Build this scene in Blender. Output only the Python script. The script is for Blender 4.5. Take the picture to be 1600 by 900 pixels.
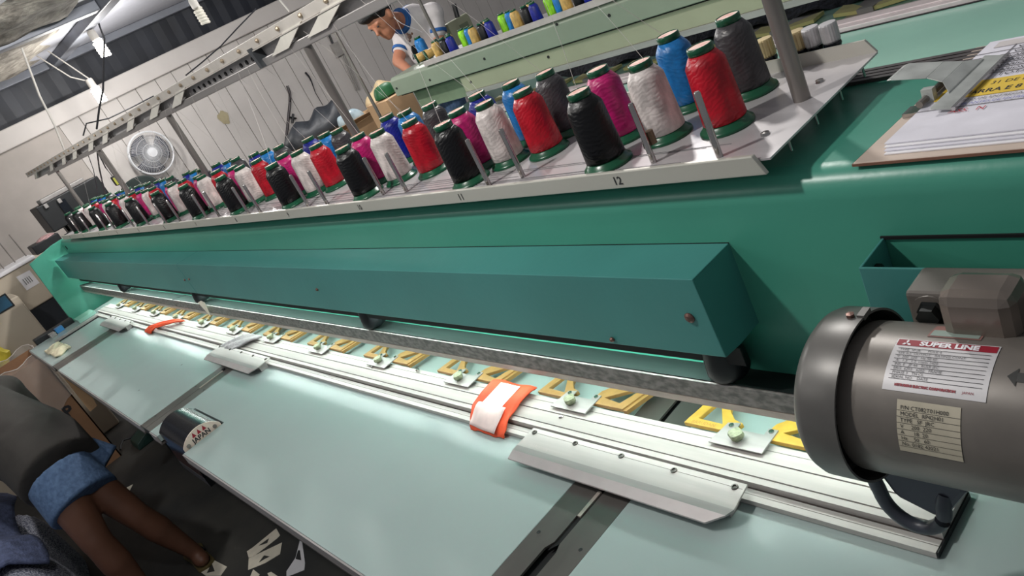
import bpy, bmesh, math, random
from mathutils import Vector, Matrix
from mathutils.geometry import tessellate_polygon
random.seed(7)
for o in list(bpy.data.objects): bpy.data.objects.remove(o)
SC = bpy.context.scene
COL = SC.collection
# ------------------------------------------------------------------ camera
RW = ((0.625553, 0.65428764, -0.42496014), (0.0322059, -0.56588546, -0.82385461), (-0.77951666, 0.50167851, -0.37506327))
FPX = 1215.18
CAM = Vector((0, 0, 1.6))
cd = bpy.data.cameras.new('camera'); cam = bpy.data.objects.new('camera', cd); COL.objects.link(cam)
r0, r1, r2 = (Vector(r) for r in RW)
cam.matrix_world = Matrix(((r0.x, -r1.x, -r2.x, 0), (r0.y, -r1.y, -r2.y, 0), (r0.z, -r1.z, -r2.z, 1.6), (0, 0, 0, 1)))
cd.sensor_width = 36; cd.lens = FPX / 1600 * 36; cd.clip_start = .02; cd.clip_end = 60
SC.camera = cam
# ------------------------------------------------------------------ world, exposure
w = bpy.data.worlds.new('room_light'); SC.world = w; w.use_nodes = True
bg = w.node_tree.nodes['Background']; bg.inputs[0].default_value = (.93, .95, 1, 1); bg.inputs[1].default_value = .21
vs = SC.view_settings; vs.view_transform = 'Standard'; vs.look = 'None'; vs.gamma = 1; vs.use_curve_mapping = False; vs.exposure = 0.0
# unseen bulbs, some placed from cast shadows, others added for light (their bodies are built further down)
BULBS = [(-1.2, .08, 2.55), (-3.7, -.2, 2.55), (-2.6, -1.3, 2.55), (-1.6, 1.9, 2.6), (-4.4, 1.6, 2.6), (-5.6, 3.9, 2.45)]
BULB_W = [44, 40, 13, 62, 98, 70]
LED_STRENGTH = 32.0
FLOOR = -.1

def ray(u, v):
    a, b = (u - 800) / FPX, (v - 450) / FPX
    return r0 * a + r1 * b + r2
def on(ax, val, u, v):
    i = 'xyz'.index(ax); d = ray(u, v)
    return CAM + d * ((val - CAM[i]) / d[i])

# ------------------------------------------------------------------ materials
def srgb(c):
    return tuple(((x / 255) / 12.92 if x / 255 <= .04045 else ((x / 255 + .055) / 1.055) ** 2.4) for x in c) + (1,)
MATS = {}
def mat(name, col, rough=.5, metal=0, var=.06, scale=20, bump=0, bscale=None, stretch=None, emit=0, spec=.5, col2=None, sheen=0, alpha=1, trans=0, contrast=(.35, .65)):
    if name in MATS: return MATS[name]
    m = bpy.data.materials.new(name); m.use_nodes = True; nt = m.node_tree; N = nt.nodes; L = nt.links
    b = N['Principled BSDF']; b.inputs['Roughness'].default_value = rough; b.inputs['Metallic'].default_value = metal
    b.inputs['Specular IOR Level'].default_value = spec
    c = srgb(col)
    tc = N.new('ShaderNodeTexCoord'); mp = N.new('ShaderNodeMapping'); L.new(tc.outputs['Object'], mp.inputs[0])
    if stretch: mp.inputs['Scale'].default_value = stretch
    nz = N.new('ShaderNodeTexNoise'); nz.inputs['Scale'].default_value = scale; nz.inputs['Detail'].default_value = 4
    L.new(mp.outputs[0], nz.inputs[0])
    rp = N.new('ShaderNodeValToRGB'); L.new(nz.outputs[0], rp.inputs[0])
    d = srgb(col2) if col2 else tuple(x * (1 - 2 * var) for x in c[:3]) + (1,)
    rp.color_ramp.elements[0].position = contrast[0]; rp.color_ramp.elements[1].position = contrast[1]
    rp.color_ramp.elements[0].color = d; rp.color_ramp.elements[1].color = c
    L.new(rp.outputs[0], b.inputs['Base Color'])
    if bump:
        n2 = N.new('ShaderNodeTexNoise'); n2.inputs['Scale'].default_value = bscale or scale * 3; n2.inputs['Detail'].default_value = 3
        L.new(mp.outputs[0], n2.inputs[0])
        bp = N.new('ShaderNodeBump'); bp.inputs['Strength'].default_value = bump; bp.inputs['Distance'].default_value = .01
        L.new(n2.outputs[0], bp.inputs['Height']); L.new(bp.outputs[0], b.inputs['Normal'])
    if emit:
        b.inputs['Emission Color'].default_value = c; b.inputs['Emission Strength'].default_value = emit
    if sheen: b.inputs['Sheen Weight'].default_value = sheen
    if alpha < 1: b.inputs['Alpha'].default_value = alpha
    if trans: b.inputs['Transmission Weight'].default_value = trans
    MATS[name] = m
    return m
def thread_mat(name, col, spec=.4):
    if name in MATS: return MATS[name]
    m = mat(name, col, rough=.38, var=.2, scale=70, sheen=0 if sum(col) < 250 else .1, stretch=(1, 1, .5), spec=spec)
    nt = m.node_tree; N = nt.nodes; L = nt.links; b = N['Principled BSDF']
    tc = N['Texture Coordinate']
    mp = N.new('ShaderNodeMapping'); mp.inputs['Rotation'].default_value = (.5, .25, .3); L.new(tc.outputs['Object'], mp.inputs[0])
    wv = N.new('ShaderNodeTexWave'); wv.wave_type = 'BANDS'; wv.bands_direction = 'Z'; wv.inputs['Scale'].default_value = 55
    wv.inputs['Distortion'].default_value = 5; wv.inputs['Detail'].default_value = 1; wv.inputs['Detail Scale'].default_value = 2
    L.new(mp.outputs[0], wv.inputs[0])
    bp = N.new('ShaderNodeBump'); bp.inputs['Strength'].default_value = .16; bp.inputs['Distance'].default_value = .002
    L.new(wv.outputs['Fac'], bp.inputs['Height']); L.new(bp.outputs[0], b.inputs['Normal'])
    b.inputs['Anisotropic'].default_value = .6
    return m

TEAL = mat('teal_paint', (72, 152, 131), .34, var=.05, scale=3, bump=.03, bscale=60)
TEALC = mat('teal_cover_paint', (70, 140, 135), .4, var=.05, scale=4, bump=.03, bscale=80)
SAGE = mat('sage_green_paint', (132, 142, 126), .4, var=.06, scale=3)
SAGE2 = mat('pale_green_paint', (154, 156, 132), .45, var=.07, scale=3)
TABLE = mat('pale_aqua_laminate', (166, 182, 180), .22, var=.03, scale=2.5, bump=.012, bscale=5)
TABLE2 = mat('mint_laminate', (142, 186, 172), .22, var=.05, scale=3)
ALU = mat('brushed_aluminium', (184, 180, 176), .55, .1, var=.07, scale=9, stretch=(.4, 6, 6), bump=.02)
ALUD = mat('dull_aluminium', (164, 160, 158), .45, .3, var=.08, scale=9, stretch=(.5, 6, 6))
GROOVE = mat('groove_shadow_grey', (110, 105, 100), .6, .3)
TRAYM = mat('tray_aluminium', (206, 202, 204), .3, .35, var=.05, scale=5, stretch=(.3, 8, 1))
LIPM = mat('tray_lip_aluminium', (200, 198, 188), .4, .25, var=.04, scale=5, stretch=(.3, 4, 4))
STEEL = mat('dark_steel_tube', (146, 140, 135), .36, .5, var=.2, scale=14, stretch=(1, 1, .2))
CHROME = mat('chrome_pin', (190, 186, 184), .16, .95, var=.1)
PLATE = mat('brushed_steel_plate', (124, 120, 116), .36, .6, var=.15, scale=14, stretch=(.6, .25, 1))
BLACK = mat('black_plastic', (22, 24, 28), .45, var=.15)
DARK = mat('dark_gap', (9, 11, 14), .7)
BLACKG = mat('black_gloss', (18, 22, 30), .18)
GREEND = mat('dark_green_plastic', (18, 84, 56), .28, var=.08)
STICK = mat('spool_sticker', (226, 206, 190), .6, var=.05, col2=(206, 140, 130), scale=60)
CREAM = mat('cream_paper', (236, 228, 210), .7)
WHITE = mat('white_paper', (238, 236, 240), .6, var=.02)
MOTTLE = mat('mottled_zinc', (140, 136, 132), .5, .2, var=.2, scale=110, col2=(96, 95, 92), stretch=(.5, 1, 1), contrast=(.38, .62))
BARTOP = mat('dark_bar_top', (34, 42, 41), .7, 0, spec=.15, var=.2, scale=10, stretch=(.3, 3, 3))  # top face coloured darker than the mottled front
PINKALU = mat('pinkish_bar_edge', (190, 176, 168), .4, .4, var=.12, scale=60, stretch=(.4, 1, 1))  # pinkish strip, paler than the mottled face above it
YELLOW = mat('yellow_cast_bracket', (206, 164, 66), .5, var=.08, scale=60, bump=.05)
YELLOW2 = mat('ochre_cast_bracket', (172, 132, 76), .5, var=.08, scale=60, bump=.05)
KNOB = mat('worn_green_knob', (150, 158, 128), .55, var=.2, scale=160, bump=.2)
MOTOR = mat('motor_grey_enamel', (122, 116, 110), .4, .2, var=.14, scale=12, bump=.02)
MOTORB = mat('motor_cover_grey', (104, 102, 99), .38, .2, var=.12, scale=14)
RED = mat('label_red', (150, 22, 44), .5)
REDINK = mat('red_ink', (196, 60, 70), .7)
INK = mat('black_ink', (40, 40, 44), .7)
INKG = mat('grey_ink', (120, 118, 120), .7)
YINK = mat('yellow_highlight', (236, 200, 70), .7)
BLUEINK = mat('blue_ink', (120, 124, 190), .7)
ORANGE = mat('orange_fabric', (238, 88, 48), .7, var=.1, bump=.1, bscale=90)
GREYCL = mat('grey_felt_cloth', (172, 170, 172), .9, var=.12, scale=60, bump=.3)
LABELP = mat('pinkish_tape', (222, 200, 196), .6, var=.08, scale=30)
WALLM = mat('white_painted_board', (200, 195, 192), .6, var=.04, scale=3)
WALLP = mat('grey_plaster', (180, 173, 168), .75, var=.06, scale=4, bump=.05)
SEAM = mat('board_seam', (120, 112, 106), .8)
CEILM = mat('grey_ceiling_sheet', (186, 188, 198), .7, var=.04)
CONC = mat('rough_concrete', (176, 170, 160), .9, var=.2, scale=9, col2=(118, 112, 104), bump=.8, bscale=22)
ROOFD = mat('dark_roof_sheet', (34, 38, 48), .5, .2, var=.2, scale=4)
FLOORM = mat('dark_concrete_floor', (62, 61, 58), .6, var=.2, scale=2.4, col2=(38, 40, 42), bump=.08, bscale=20)
BEIGE = mat('beige_enamel', (196, 184, 166), .45, var=.04, scale=3)
GREYST = mat('grey_steel_beam', (128, 132, 142), .5, .2, var=.1, scale=6)
CARD = mat('brown_cardboard', (150, 112, 82), .8, var=.1, scale=6)
CARDL = mat('tan_cardboard', (196, 160, 122), .8, var=.06, scale=6)
SKIN = mat('tan_skin', (190, 128, 100), .5, var=.06, scale=10)
SKIN2 = mat('brown_skin', (108, 72, 55), .5, var=.08, scale=10)
HAIR = mat('black_hair', (24, 22, 24), .5, var=.3, scale=90, bump=.5, stretch=(1, 1, 3))
POLO = mat('white_polo_knit', (214, 208, 208), .85, var=.05, scale=14, bump=.15, bscale=16)
POLOB = mat('blue_polo_trim', (38, 96, 164), .8)
TSHIRT = mat('dark_grey_tshirt', (52, 49, 46), .9, var=.18, scale=7, bump=.35, bscale=9)
DENIM = mat('blue_denim', (82, 108, 142), .85, var=.2, scale=60, col2=(62, 86, 120), bump=.3, bscale=60)
HEATHER = mat('heather_blue_fabric', (196, 198, 210), .9, var=.4, scale=150, col2=(66, 72, 98), bump=.35, bscale=30, contrast=(.45, .55))
GLASSY = mat('clear_plastic_film', (226, 220, 214), .15, alpha=.28, spec=.8)
BULBM = mat('lit_bulb_glass', (255, 250, 240), .4, emit=14)
BULBW = mat('unlit_bulb_glass', (238, 234, 222), .3)
LEDM = mat('led_strip_glow', (240, 255, 250), .4, emit=LED_STRENGTH)
LEDM2 = mat('led_face_glow', (240, 255, 250), .4, emit=LED_STRENGTH * 2.5)
WIRE = mat('white_wire', (206, 202, 196), .6)
WIREB = mat('black_wire', (30, 32, 38), .5)
CREAMCL = mat('cream_work_glove', (222, 212, 182), .85, var=.08, scale=40, bump=.3)
YELLOWP = mat('yellow_plastic_bag', (206, 190, 70), .3, var=.1)
BLUEP = mat('blue_plastic', (60, 130, 190), .35)
NAVYF = mat('black_scrap_fabric', (58, 58, 72), .9, var=.5, scale=60, col2=(22, 22, 30), bump=.8, bscale=40)
FANG = mat('fan_white_plastic', (216, 218, 222), .4)
FANB = mat('fan_grey_blade', (70, 72, 82), .4)

# ------------------------------------------------------------------ mesh helpers
ORG = {}
class MB:
    def __init__(s): s.v = []; s.f = []; s.mi = []; s.m = 0
    def add(s, vs, fs):
        n = len(s.v); s.v += [tuple(p) for p in vs]
        for f in fs: s.f.append(tuple(i + n for i in f)); s.mi.append(s.m)
        return s
    def box(s, x0, x1, y0, y1, z0, z1):
        return s.add([(x0, y0, z0), (x1, y0, z0), (x1, y1, z0), (x0, y1, z0), (x0, y0, z1), (x1, y0, z1), (x1, y1, z1), (x0, y1, z1)],
                     [(3, 2, 1, 0), (4, 5, 6, 7), (0, 1, 5, 4), (1, 2, 6, 5), (2, 3, 7, 6), (3, 0, 4, 7)])
    def hexa(s, a, b):
        """a, b: four corners each (bottom loop, top loop)"""
        return s.add(list(a) + list(b), [(3, 2, 1, 0), (4, 5, 6, 7), (0, 1, 5, 4), (1, 2, 6, 5), (2, 3, 7, 6), (3, 0, 4, 7)])
    def prism(s, poly, ax, a0, a1, holes=()):
        i = 'xyz'.index(ax)
        def P(q, a):
            l = [q[0], q[1]]; l.insert(i, a); return tuple(l)
        loops = [list(poly)] + [list(h) for h in holes]
        flat = [q for l in loops for q in l]; n = len(flat)
        tri = tessellate_polygon([[Vector((q[0], q[1], 0)) for q in l] for l in loops])
        vs = [P(q, a0) for q in flat] + [P(q, a1) for q in flat]; fs = []
        if holes:
            for t in tri: fs.append(tuple(t)); fs.append(tuple(n + k for k in reversed(t)))
        else:
            fs.append(tuple(range(n))); fs.append(tuple(reversed(range(n, 2 * n))))
        o = 0
        for l in loops:
            k = len(l)
            for j in range(k): fs.append((o + j, o + (j + 1) % k, n + o + (j + 1) % k, n + o + j))
            o += k
        return s.add(vs, fs)
    def cyl(s, p, q, ra, rb=None, n=16, cap=True):
        p = Vector(p); q = Vector(q); rb = ra if rb is None else rb
        d = (q - p).normalized(); t = Vector((0, 0, 1)) if abs(d.z) < .9 else Vector((1, 0, 0))
        e = d.cross(t).normalized(); g = d.cross(e)
        vs = []; fs = []
        for c, r in ((p, ra), (q, rb)):
            for k in range(n):
                a = 2 * math.pi * k / n; vs.append(c + (e * math.cos(a) + g * math.sin(a)) * r)
        for k in range(n): fs.append((k, (k + 1) % n, n + (k + 1) % n, n + k))
        if cap: fs.append(tuple(reversed(range(n)))); fs.append(tuple(range(n, 2 * n)))
        return s.add(vs, fs)
    def lathe(s, prof, c=(0, 0, 0), ax='z', n=24, sgn=1):
        vs = []; fs = []; c = Vector(c); m = len(prof)
        for r, h in prof:
            for k in range(n):
                a = 2 * math.pi * k / n; u, v = r * math.cos(a), r * math.sin(a)
                if ax == 'z': vs.append(c + Vector((u, v, h)))
                elif ax == 'x': vs.append(c + Vector((h, u, v)))
                else: vs.append(c + Vector((u, h, v)))
        for i in range(m - 1):
            for k in range(n): fs.append((i * n + k, i * n + (k + 1) % n, (i + 1) * n + (k + 1) % n, (i + 1) * n + k))
        if prof[0][0] > 1e-6: fs.append(tuple(reversed(range(n))))
        if prof[-1][0] > 1e-6: fs.append(tuple(range((m - 1) * n, m * n)))
        return s.add(vs, fs)
    def tube(s, pts, r, n=6):
        pts = [Vector(p) for p in pts]; vs = []; fs = []; m = len(pts)
        for i, p in enumerate(pts):
            d = (pts[min(i + 1, m - 1)] - pts[max(i - 1, 0)]).normalized(); t = Vector((0, 0, 1)) if abs(d.z) < .9 else Vector((1, 0, 0))
            e = d.cross(t).normalized(); g = d.cross(e); rr = r[i] if isinstance(r, (list, tuple)) else r
            for k in range(n):
                a = 2 * math.pi * k / n; vs.append(p + (e * math.cos(a) + g * math.sin(a)) * rr)
        for i in range(m - 1):
            for k in range(n): fs.append((i * n + k, i * n + (k + 1) % n, (i + 1) * n + (k + 1) % n, (i + 1) * n + k))
        fs.append(tuple(reversed(range(n)))); fs.append(tuple(range((m - 1) * n, m * n)))
        return s.add(vs, fs)
    def ball(s, c, rx, ry=None, rz=None, rot=None, n=12, m=8):
        ry = ry or rx; rz = rz or rx; vs = []; fs = []; c = Vector(c)
        for i in range(m + 1):
            t = math.pi * i / m
            for k in range(n):
                a = 2 * math.pi * k / n; p = Vector((rx * math.sin(t) * math.cos(a), ry * math.sin(t) * math.sin(a), -rz * math.cos(t)))
                vs.append(c + (rot @ p if rot else p))
        for i in range(m):
            for k in range(n): fs.append((i * n + k, i * n + (k + 1) % n, (i + 1) * n + (k + 1) % n, (i + 1) * n + k))
        return s.add(vs, fs)
    def grid(s, fn, nu, nv, closed=False):
        vs = [fn(i / (nu - 1), j / (nv - 1)) for j in range(nv) for i in range(nu)]
        return s.add(vs, [(j * nu + i, j * nu + i + 1, (j + 1) * nu + i + 1, (j + 1) * nu + i) for j in range(nv - 1) for i in range(nu - 1)])
    def mesh(s, name, mats, off=(0, 0, 0), smooth=False, clean=False):
        me = bpy.data.meshes.new(name); o = Vector(off)
        me.from_pydata([tuple(Vector(v) - o) for v in s.v], [], s.f)
        for m in (mats if isinstance(mats, (list, tuple)) else [mats]): me.materials.append(m)
        for p, i in zip(me.polygons, s.mi): p.material_index = i; p.use_smooth = smooth
        bm = bmesh.new(); bm.from_mesh(me)
        if clean: bmesh.ops.remove_doubles(bm, verts=bm.verts, dist=1e-6)
        bmesh.ops.recalc_face_normals(bm, faces=bm.faces); bm.to_mesh(me); bm.free(); me.update()
        return me
    def build(s, name, mats, parent=None, smooth=False, bevel=0, off=None, sub=0, thick=0, label=None, cat=None, group=None, kind=None, clean=False):
        if off is None: off = ORG.get(parent.name, Vector()) if parent else Vector()
        me = s.mesh(name, mats, off, smooth, clean)
        o = bpy.data.objects.new(name, me); COL.objects.link(o)
        if parent: o.parent = parent
        else: o.location = off
        ORG[o.name] = Vector(off)
        if thick:
            q = o.modifiers.new('thickness', 'SOLIDIFY'); q.thickness = thick; q.offset = 0
        if bevel:
            q = o.modifiers.new('bevel', 'BEVEL'); q.width = bevel; q.segments = 2; q.limit_method = 'ANGLE'; q.angle_limit = .6
        if sub:
            q = o.modifiers.new('sub', 'SUBSURF'); q.levels = sub; q.render_levels = sub
        if smooth and not sub:
            me.polygons.foreach_set('use_smooth', [True] * len(me.polygons))
            try: me.set_sharp_from_angle(angle=.7)
            except Exception: pass
        tag(o, label, cat, group, kind)
        return o
def tag(o, label=None, cat=None, group=None, kind=None):
    if label: o['label'] = label
    if cat: o['category'] = cat
    if group: o['group'] = group
    if kind: o['kind'] = kind
    return o
def thing(name, loc, label, cat, group=None):
    o = bpy.data.objects.new(name, None); COL.objects.link(o); o.location = loc; o.empty_display_size = .05
    ORG[o.name] = Vector(loc); return tag(o, label, cat, group)
def copy_tree(o, parent=None):
    c = o.copy(); COL.objects.link(c); c.parent = parent
    for ch in list(o.children): copy_tree(ch, c)
    return c
def text_mb(mb, body, size, fn, bold=0.0, sx=1, align='LEFT', depth=0):
    """lettering laid on a surface: fn(u, v) -> point"""
    cu = bpy.data.curves.new('lettering', 'FONT'); cu.body = body; cu.size = size; cu.align_x = align; cu.offset = bold; cu.resolution_u = 2
    t = bpy.data.objects.new('lettering', cu); COL.objects.link(t)
    dg = bpy.context.evaluated_depsgraph_get(); me = bpy.data.meshes.new_from_object(t.evaluated_get(dg))
    mb.add([fn(v.co.x * sx, v.co.y) for v in me.vertices], [tuple(p.vertices) for p in me.polygons])
    bpy.data.objects.remove(t); bpy.data.curves.remove(cu); bpy.data.meshes.remove(me)
    return mb
def flat(x0, y0, z, ux=(1, 0, 0), uy=(0, 1, 0)):
    o = Vector((x0, y0, z)); ux = Vector(ux); uy = Vector(uy)
    return lambda u, v: o + ux * u + uy * v
def blob(name, mats, parent, shapes, voxel=.008, smooth=6, label=None):
    """one continuous skin grown over overlapping limbs; shapes: ('c',p,q,ra,rb) tapered limb or ('b',c,(rx,ry,rz),rot)"""
    mb = MB()
    for s in shapes:
        if s[0] == 'c':
            _, p, q, ra, rb = s; mb.cyl(p, q, ra, rb, 14); mb.ball(p, ra, n=14); mb.ball(q, rb, n=14)
        elif s[0] == 'f':
            _, p, q, ra, rb = s; mb.cyl(p, q, ra, rb, 24)
        else: mb.ball(s[1], *s[2], rot=s[3] if len(s) > 3 else None, n=18, m=12)
    off = ORG.get(parent.name, Vector()); me = mb.mesh(name, mats, off)
    o = bpy.data.objects.new(name, me); COL.objects.link(o)
    r = o.modifiers.new('r', 'REMESH'); r.mode = 'VOXEL'; r.voxel_size = voxel; r.use_smooth_shade = True
    k = o.modifiers.new('s', 'SMOOTH'); k.factor = .5; k.iterations = smooth
    dg = bpy.context.evaluated_depsgraph_get(); m2 = bpy.data.meshes.new_from_object(o.evaluated_get(dg)); m2.name = name
    o.modifiers.clear(); o.data = m2; bpy.data.meshes.remove(me)
    m2.polygons.foreach_set('use_smooth', [True] * len(m2.polygons))
    if not m2.materials:
        m2.materials.append(mats)
    o.parent = parent; ORG[o.name] = off
    if label: o['label'] = label
    return o

# ------------------------------------------------------------------ room
def struct(mb, name, m, parent=None, **k):
    return mb.build(name, m, parent, kind=None if parent else 'structure', **k)
struct(MB().box(-9.2, 3, -3, 9, FLOOR - .05, FLOOR), 'floor', FLOORM)
XW = -8.6
wall = struct(MB().box(XW - .12, XW - .012, -3, 9, FLOOR, 1.93), 'wall_far', SEAM)
y = 1.78; i = 0
while y < 8.9:
    wd = .205 + .02 * math.sin(i * 2.1)
    MB().box(XW - .02, XW + .003 * math.sin(i * 1.7), y, y + wd - .007, FLOOR, 1.93).build('plank', WALLM, wall)
    y += wd; i += 1
MB().box(XW - .02, XW + .004, -3, 1.775, FLOOR, 1.93).build('plaster_panel', WALLP, wall)
struct(MB().box(XW - .14, XW + .10, -3, 9, 1.93, 2.105), 'trim_1', WALLM, bevel=.01)
# dark void with corrugated sheet above the wall beam
mb = MB(); n = 260
vs = []
for k in range(n + 1):
    yy = -3 + 12 * k / n; dx = .003 * math.sin(yy * 34)
    vs += [(XW - .06 + dx, yy, 2.1), (XW + .0 + dx, yy, 2.6)]
mb.add(vs, [(2 * k, 2 * k + 2, 2 * k + 3, 2 * k + 1) for k in range(n)])
struct(mb, 'wall_upper', ROOFD, thick=.01)
ceil = struct(MB().box(XW + .12, -4.3, -3, 9, 2.47, 2.53), 'ceiling', CEILM)
mb = MB()
def rough(u, v):
    x = -8.45 + 3.4 * u; yv = -.4 + 2.25 * v
    return (x, yv + .05 * math.sin(9 * x), 2.435 + .05 * (1 - min(1, 12 * min(u, v, 1 - u, 1 - v))) + .018 * math.sin(37 * u + 11 * v) * math.sin(23 * v))
mb.grid(rough, 60, 40); mb.build('rough_concrete_patch', CONC, ceil, smooth=True)
b1 = on('z', 2.5, 150, 10); b2 = on('z', 2.5, 55, 118)
struct(MB().box(-8.5, -4.3, 1.98, 2.10, 2.39, 2.469), 'trim_2', GREYST, bevel=.006)
struct(MB().box(-6.3, -6.18, -1.5, 1.975, 2.40, 2.469), 'trim_3', GREYST, bevel=.006)
struct(MB().box(XW + .05, XW + .17, -1, 8, 2.40, 2.469), 'trim_4', GREYST, bevel=.006)

# ------------------------------------------------------------------ embroidery machine: beam, covers, end panel
XE, YF, ZT = -5.25, .707, .815
M = thing('embroidery_machine', (-2.4, .85, FLOOR), 'long teal embroidery machine body with folded front cover and grey bar', 'machine')
prof = [(.707, .93), (.707, 1.212)]
for k in range(1, 6):
    a = math.pi - k * math.pi / 10; prof.append((.737 + .03 * math.cos(a), 1.215 + .03 * math.sin(a)))
prof += [(.737, 1.245), (.985, 1.245), (1.0, 1.235), (1.0, .93)]
MB().prism(prof, 'x', XE, .62).build('beam', TEAL, M, smooth=True)
MB().prism([(1.0, 1.243), (.71, 1.246), (.66, 1.243), (.507, 1.212), (.497, .80), (1.0, .80)], 'x', XE - .018, XE - .001).build('end_panel', TEAL, M, bevel=.003)
MB().prism([(1.0, 1.243), (.71, 1.246), (.53, 1.2), (.53, .80), (1.0, .80)], 'x', .62, .64).build('end_panel', TEAL, M)
MB().box(XE, .62, .62, 1.02, FLOOR, .785).build('base_cabinet', mat('teal_dark_base', (44, 88, 80), .5), M)
cx = on('y', .6214, 276, 415).x
def cover(x0, x1):
    c = MB().prism([(.7065, 1.1605), (.6214, 1.162), (.6244, 1.04), (.6266, 1.04), (.6238, 1.1595), (.7065, 1.158)], 'x', x0, x1).build('front_cover', TEALC, M, bevel=.0011)
    return c
cA = cover(cx + .0012, -.5983); cB = cover(XE + .02, cx - .0012)
MB().prism([(.706, 1.1575), (.6245, 1.1585), (.6272, 1.042), (.63, 1.042), (.63, 1.15), (.706, 1.15)], 'x', cx - .02, cx + .02).build('joint_light_block', DARK, M)  # added dark strip, stops LED light showing through the cover joint
MB().prism([(.7065, 1.159), (.6224, 1.16), (.6254, 1.04), (.66, 1.036), (.7065, 1.036)], 'x', -.6005, -.5983).build('cover_end', TEALC, M)
MB().box(XE + .02, -.5983, .7062, .7075, 1.1598, 1.1612).build('cover_seam', DARK, M)
for px, c in (((1078, 496), cA), ((957, 530), cA), ((496, 452), cA), ((289, 437), cB), ((296, 436), cA)):
    p = on('y', .623, *px)
    rr = .0075 if px[0] in (1078,) else .004
    MB().lathe([(rr, 0), (rr, -.002), (rr * .55, -.0045), (0, -.005)], p, 'y', 14).build('screw', mat('rusty_screw', (120, 92, 84), .4, .7), c)
# LED lamp strip glued below the cover
MB().box(XE + .1, -.64, .664, .670, 1.015, 1.020).build('led_strip', LEDM2, M, label='glowing LED lamp strip behind the cover')
MB().box(XE + .1, -.601, .6565, .659, 1.0005, 1.03).build('added_led_shield', DARK, M)  # added shield, keeps the strip's reflection off the table
MB().box(XE + .1, -.43, .697, .705, .911, .916).build('led_strip', LEDM, M, label='glowing LED lamp strip below the bar')
# bar under the cover
bx = on('y', .65, 266, 464).x
for x0, x1 in ((XE - .005, bx - .004), (bx + .004, .62)):
    b = MB(); b.prism([(.65, .9655), (.654, .9655), (.706, .950), (.706, .933), (.65, .933)], 'x', x0, x1)
    for k, f in enumerate(b.f): pass
    o = b.build('needle_bar_rail', MOTTLE, M, bevel=.0015)
    MB().prism([(.6535, .9658), (.7058, .9505), (.7058, .9520), (.6535, .9673)], 'x', x0, x1).build('bar_top', BARTOP, o)
    MB().prism([(.6495, .9325), (.70, .9325), (.70, .919), (.6515, .919)], 'x', x0, x1).build('bar_edge', PINKALU, o)
# rubber boots hanging from the cover
for px in ((1137, 572), (585, 500), (318, 467), (197, 449)):
    p = on('y', .675, *px)
    MB().lathe([(.024, 0), (.026, -.02), (.030, -.045), (.031, -.06), (.027, -.068), (0, -.069)], (p.x, .676, 1.037), 'z', 20).build('rubber_boot', BLACK, M, smooth=True, label='black rubber boot')
for px in ((548, 497), (605, 500), (660, 512), (697, 477)):
    pass
# ribbed cable duct along the back edge of the beam top
for k in range(4):
    MB().box(-1.2, .2, .958 + k * .011, .966 + k * .011, 1.245, 1.2495).build('duct_rib', mat('dark_duct', (72, 66, 66), .5), M)
# motor bracket, folded channel bolted to the beam
br = MB()
br.box(-.4026, .3, .6475, .6505, 1.02, 1.1645); br.box(-.4026, -.3995, .6505, .7068, 1.03, 1.1645); br.box(-.4026, .3, .6505, .7068, 1.02, 1.023)
bro = br.build('motor_bracket', TEALC, M, bevel=.001)
MB().box(-.4035, .3, .7045, .7068, 1.163, 1.1665).build('bracket_seam', DARK, bro)
for s in (-1, 1):
    MB().lathe([(.006, 0), (.006, .006 * s), (0, .0065 * s)], (-.4035 if s < 0 else -.3985, .672, 1.147), 'x', 6).build('bolt', mat('dark_bolt', (40, 44, 44), .4, .6), bro)
# far panel small hole
p = on('y', YF, 104, 387); MB().lathe([(.012, 0), (.012, -.002), (0, -.002)], (p.x, YF, p.z), 'y', 12).build('hole_plug', DARK, M)

# ------------------------------------------------------------------ tray for the cones
TZ = 1.2775
TR = thing('spool_tray', (-2.7, .83, 1.245), 'long aluminium spool tray with folded lip on the teal beam', 'tray')
X0T, X1T = -4.91, -.4925
MB().box(X0T, X1T, .694, .976, TZ - .0025, TZ).build('tray_plate', TRAYM, TR)
lip = MB().prism([(X0T, 1.2602), (X1T - .006, 1.2602), (X1T - .017, 1.2846), (X0T, 1.2846)], 'y', .687, .694).build('front_lip', LIPM, TR, bevel=.0015)
MB().prism([(X0T, TZ), (X1T, TZ), (X1T - .012, 1.296), (X0T, 1.296)], 'y', .974, .978).build('back_lip', LIPM, TR)
for k in range(14):
    MB().box(-.75 - k * .33, -.73 - k * .33, .72, .96, 1.2455, TZ - .003).build('support_block', DARK, TR)
for k in range(4):
    MB().cyl((-.495, .74 + k * .065, 1.262), (-.495, .74 + k * .065, TZ - .002), .0016, n=8).build('stud', CHROME, TR)
S = .36
def LX(h): return -.7188 - (12 - h) * S
for h in range(1, 13):
    if h >= 7:
        mb = MB(); text_mb(mb, str(h), .0165, lambda u, v: (LX(h) - .008 + u, .6866, 1.2665 + v), bold=.0003)
        mb.build('numeral', INK, lip)
    else:
        MB().box(LX(h) - .001, LX(h) + .001, .6862, .687, 1.266, 1.279).build('numeral', INK, lip)
# screw heads on the tray
for px in ((1281, 128), (1196, 210)):
    p = on('z', TZ, *px); MB().lathe([(.006, 0), (.005, .003), (0, .0035)], p, 'z', 12).build('screw', CHROME, TR)
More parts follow.
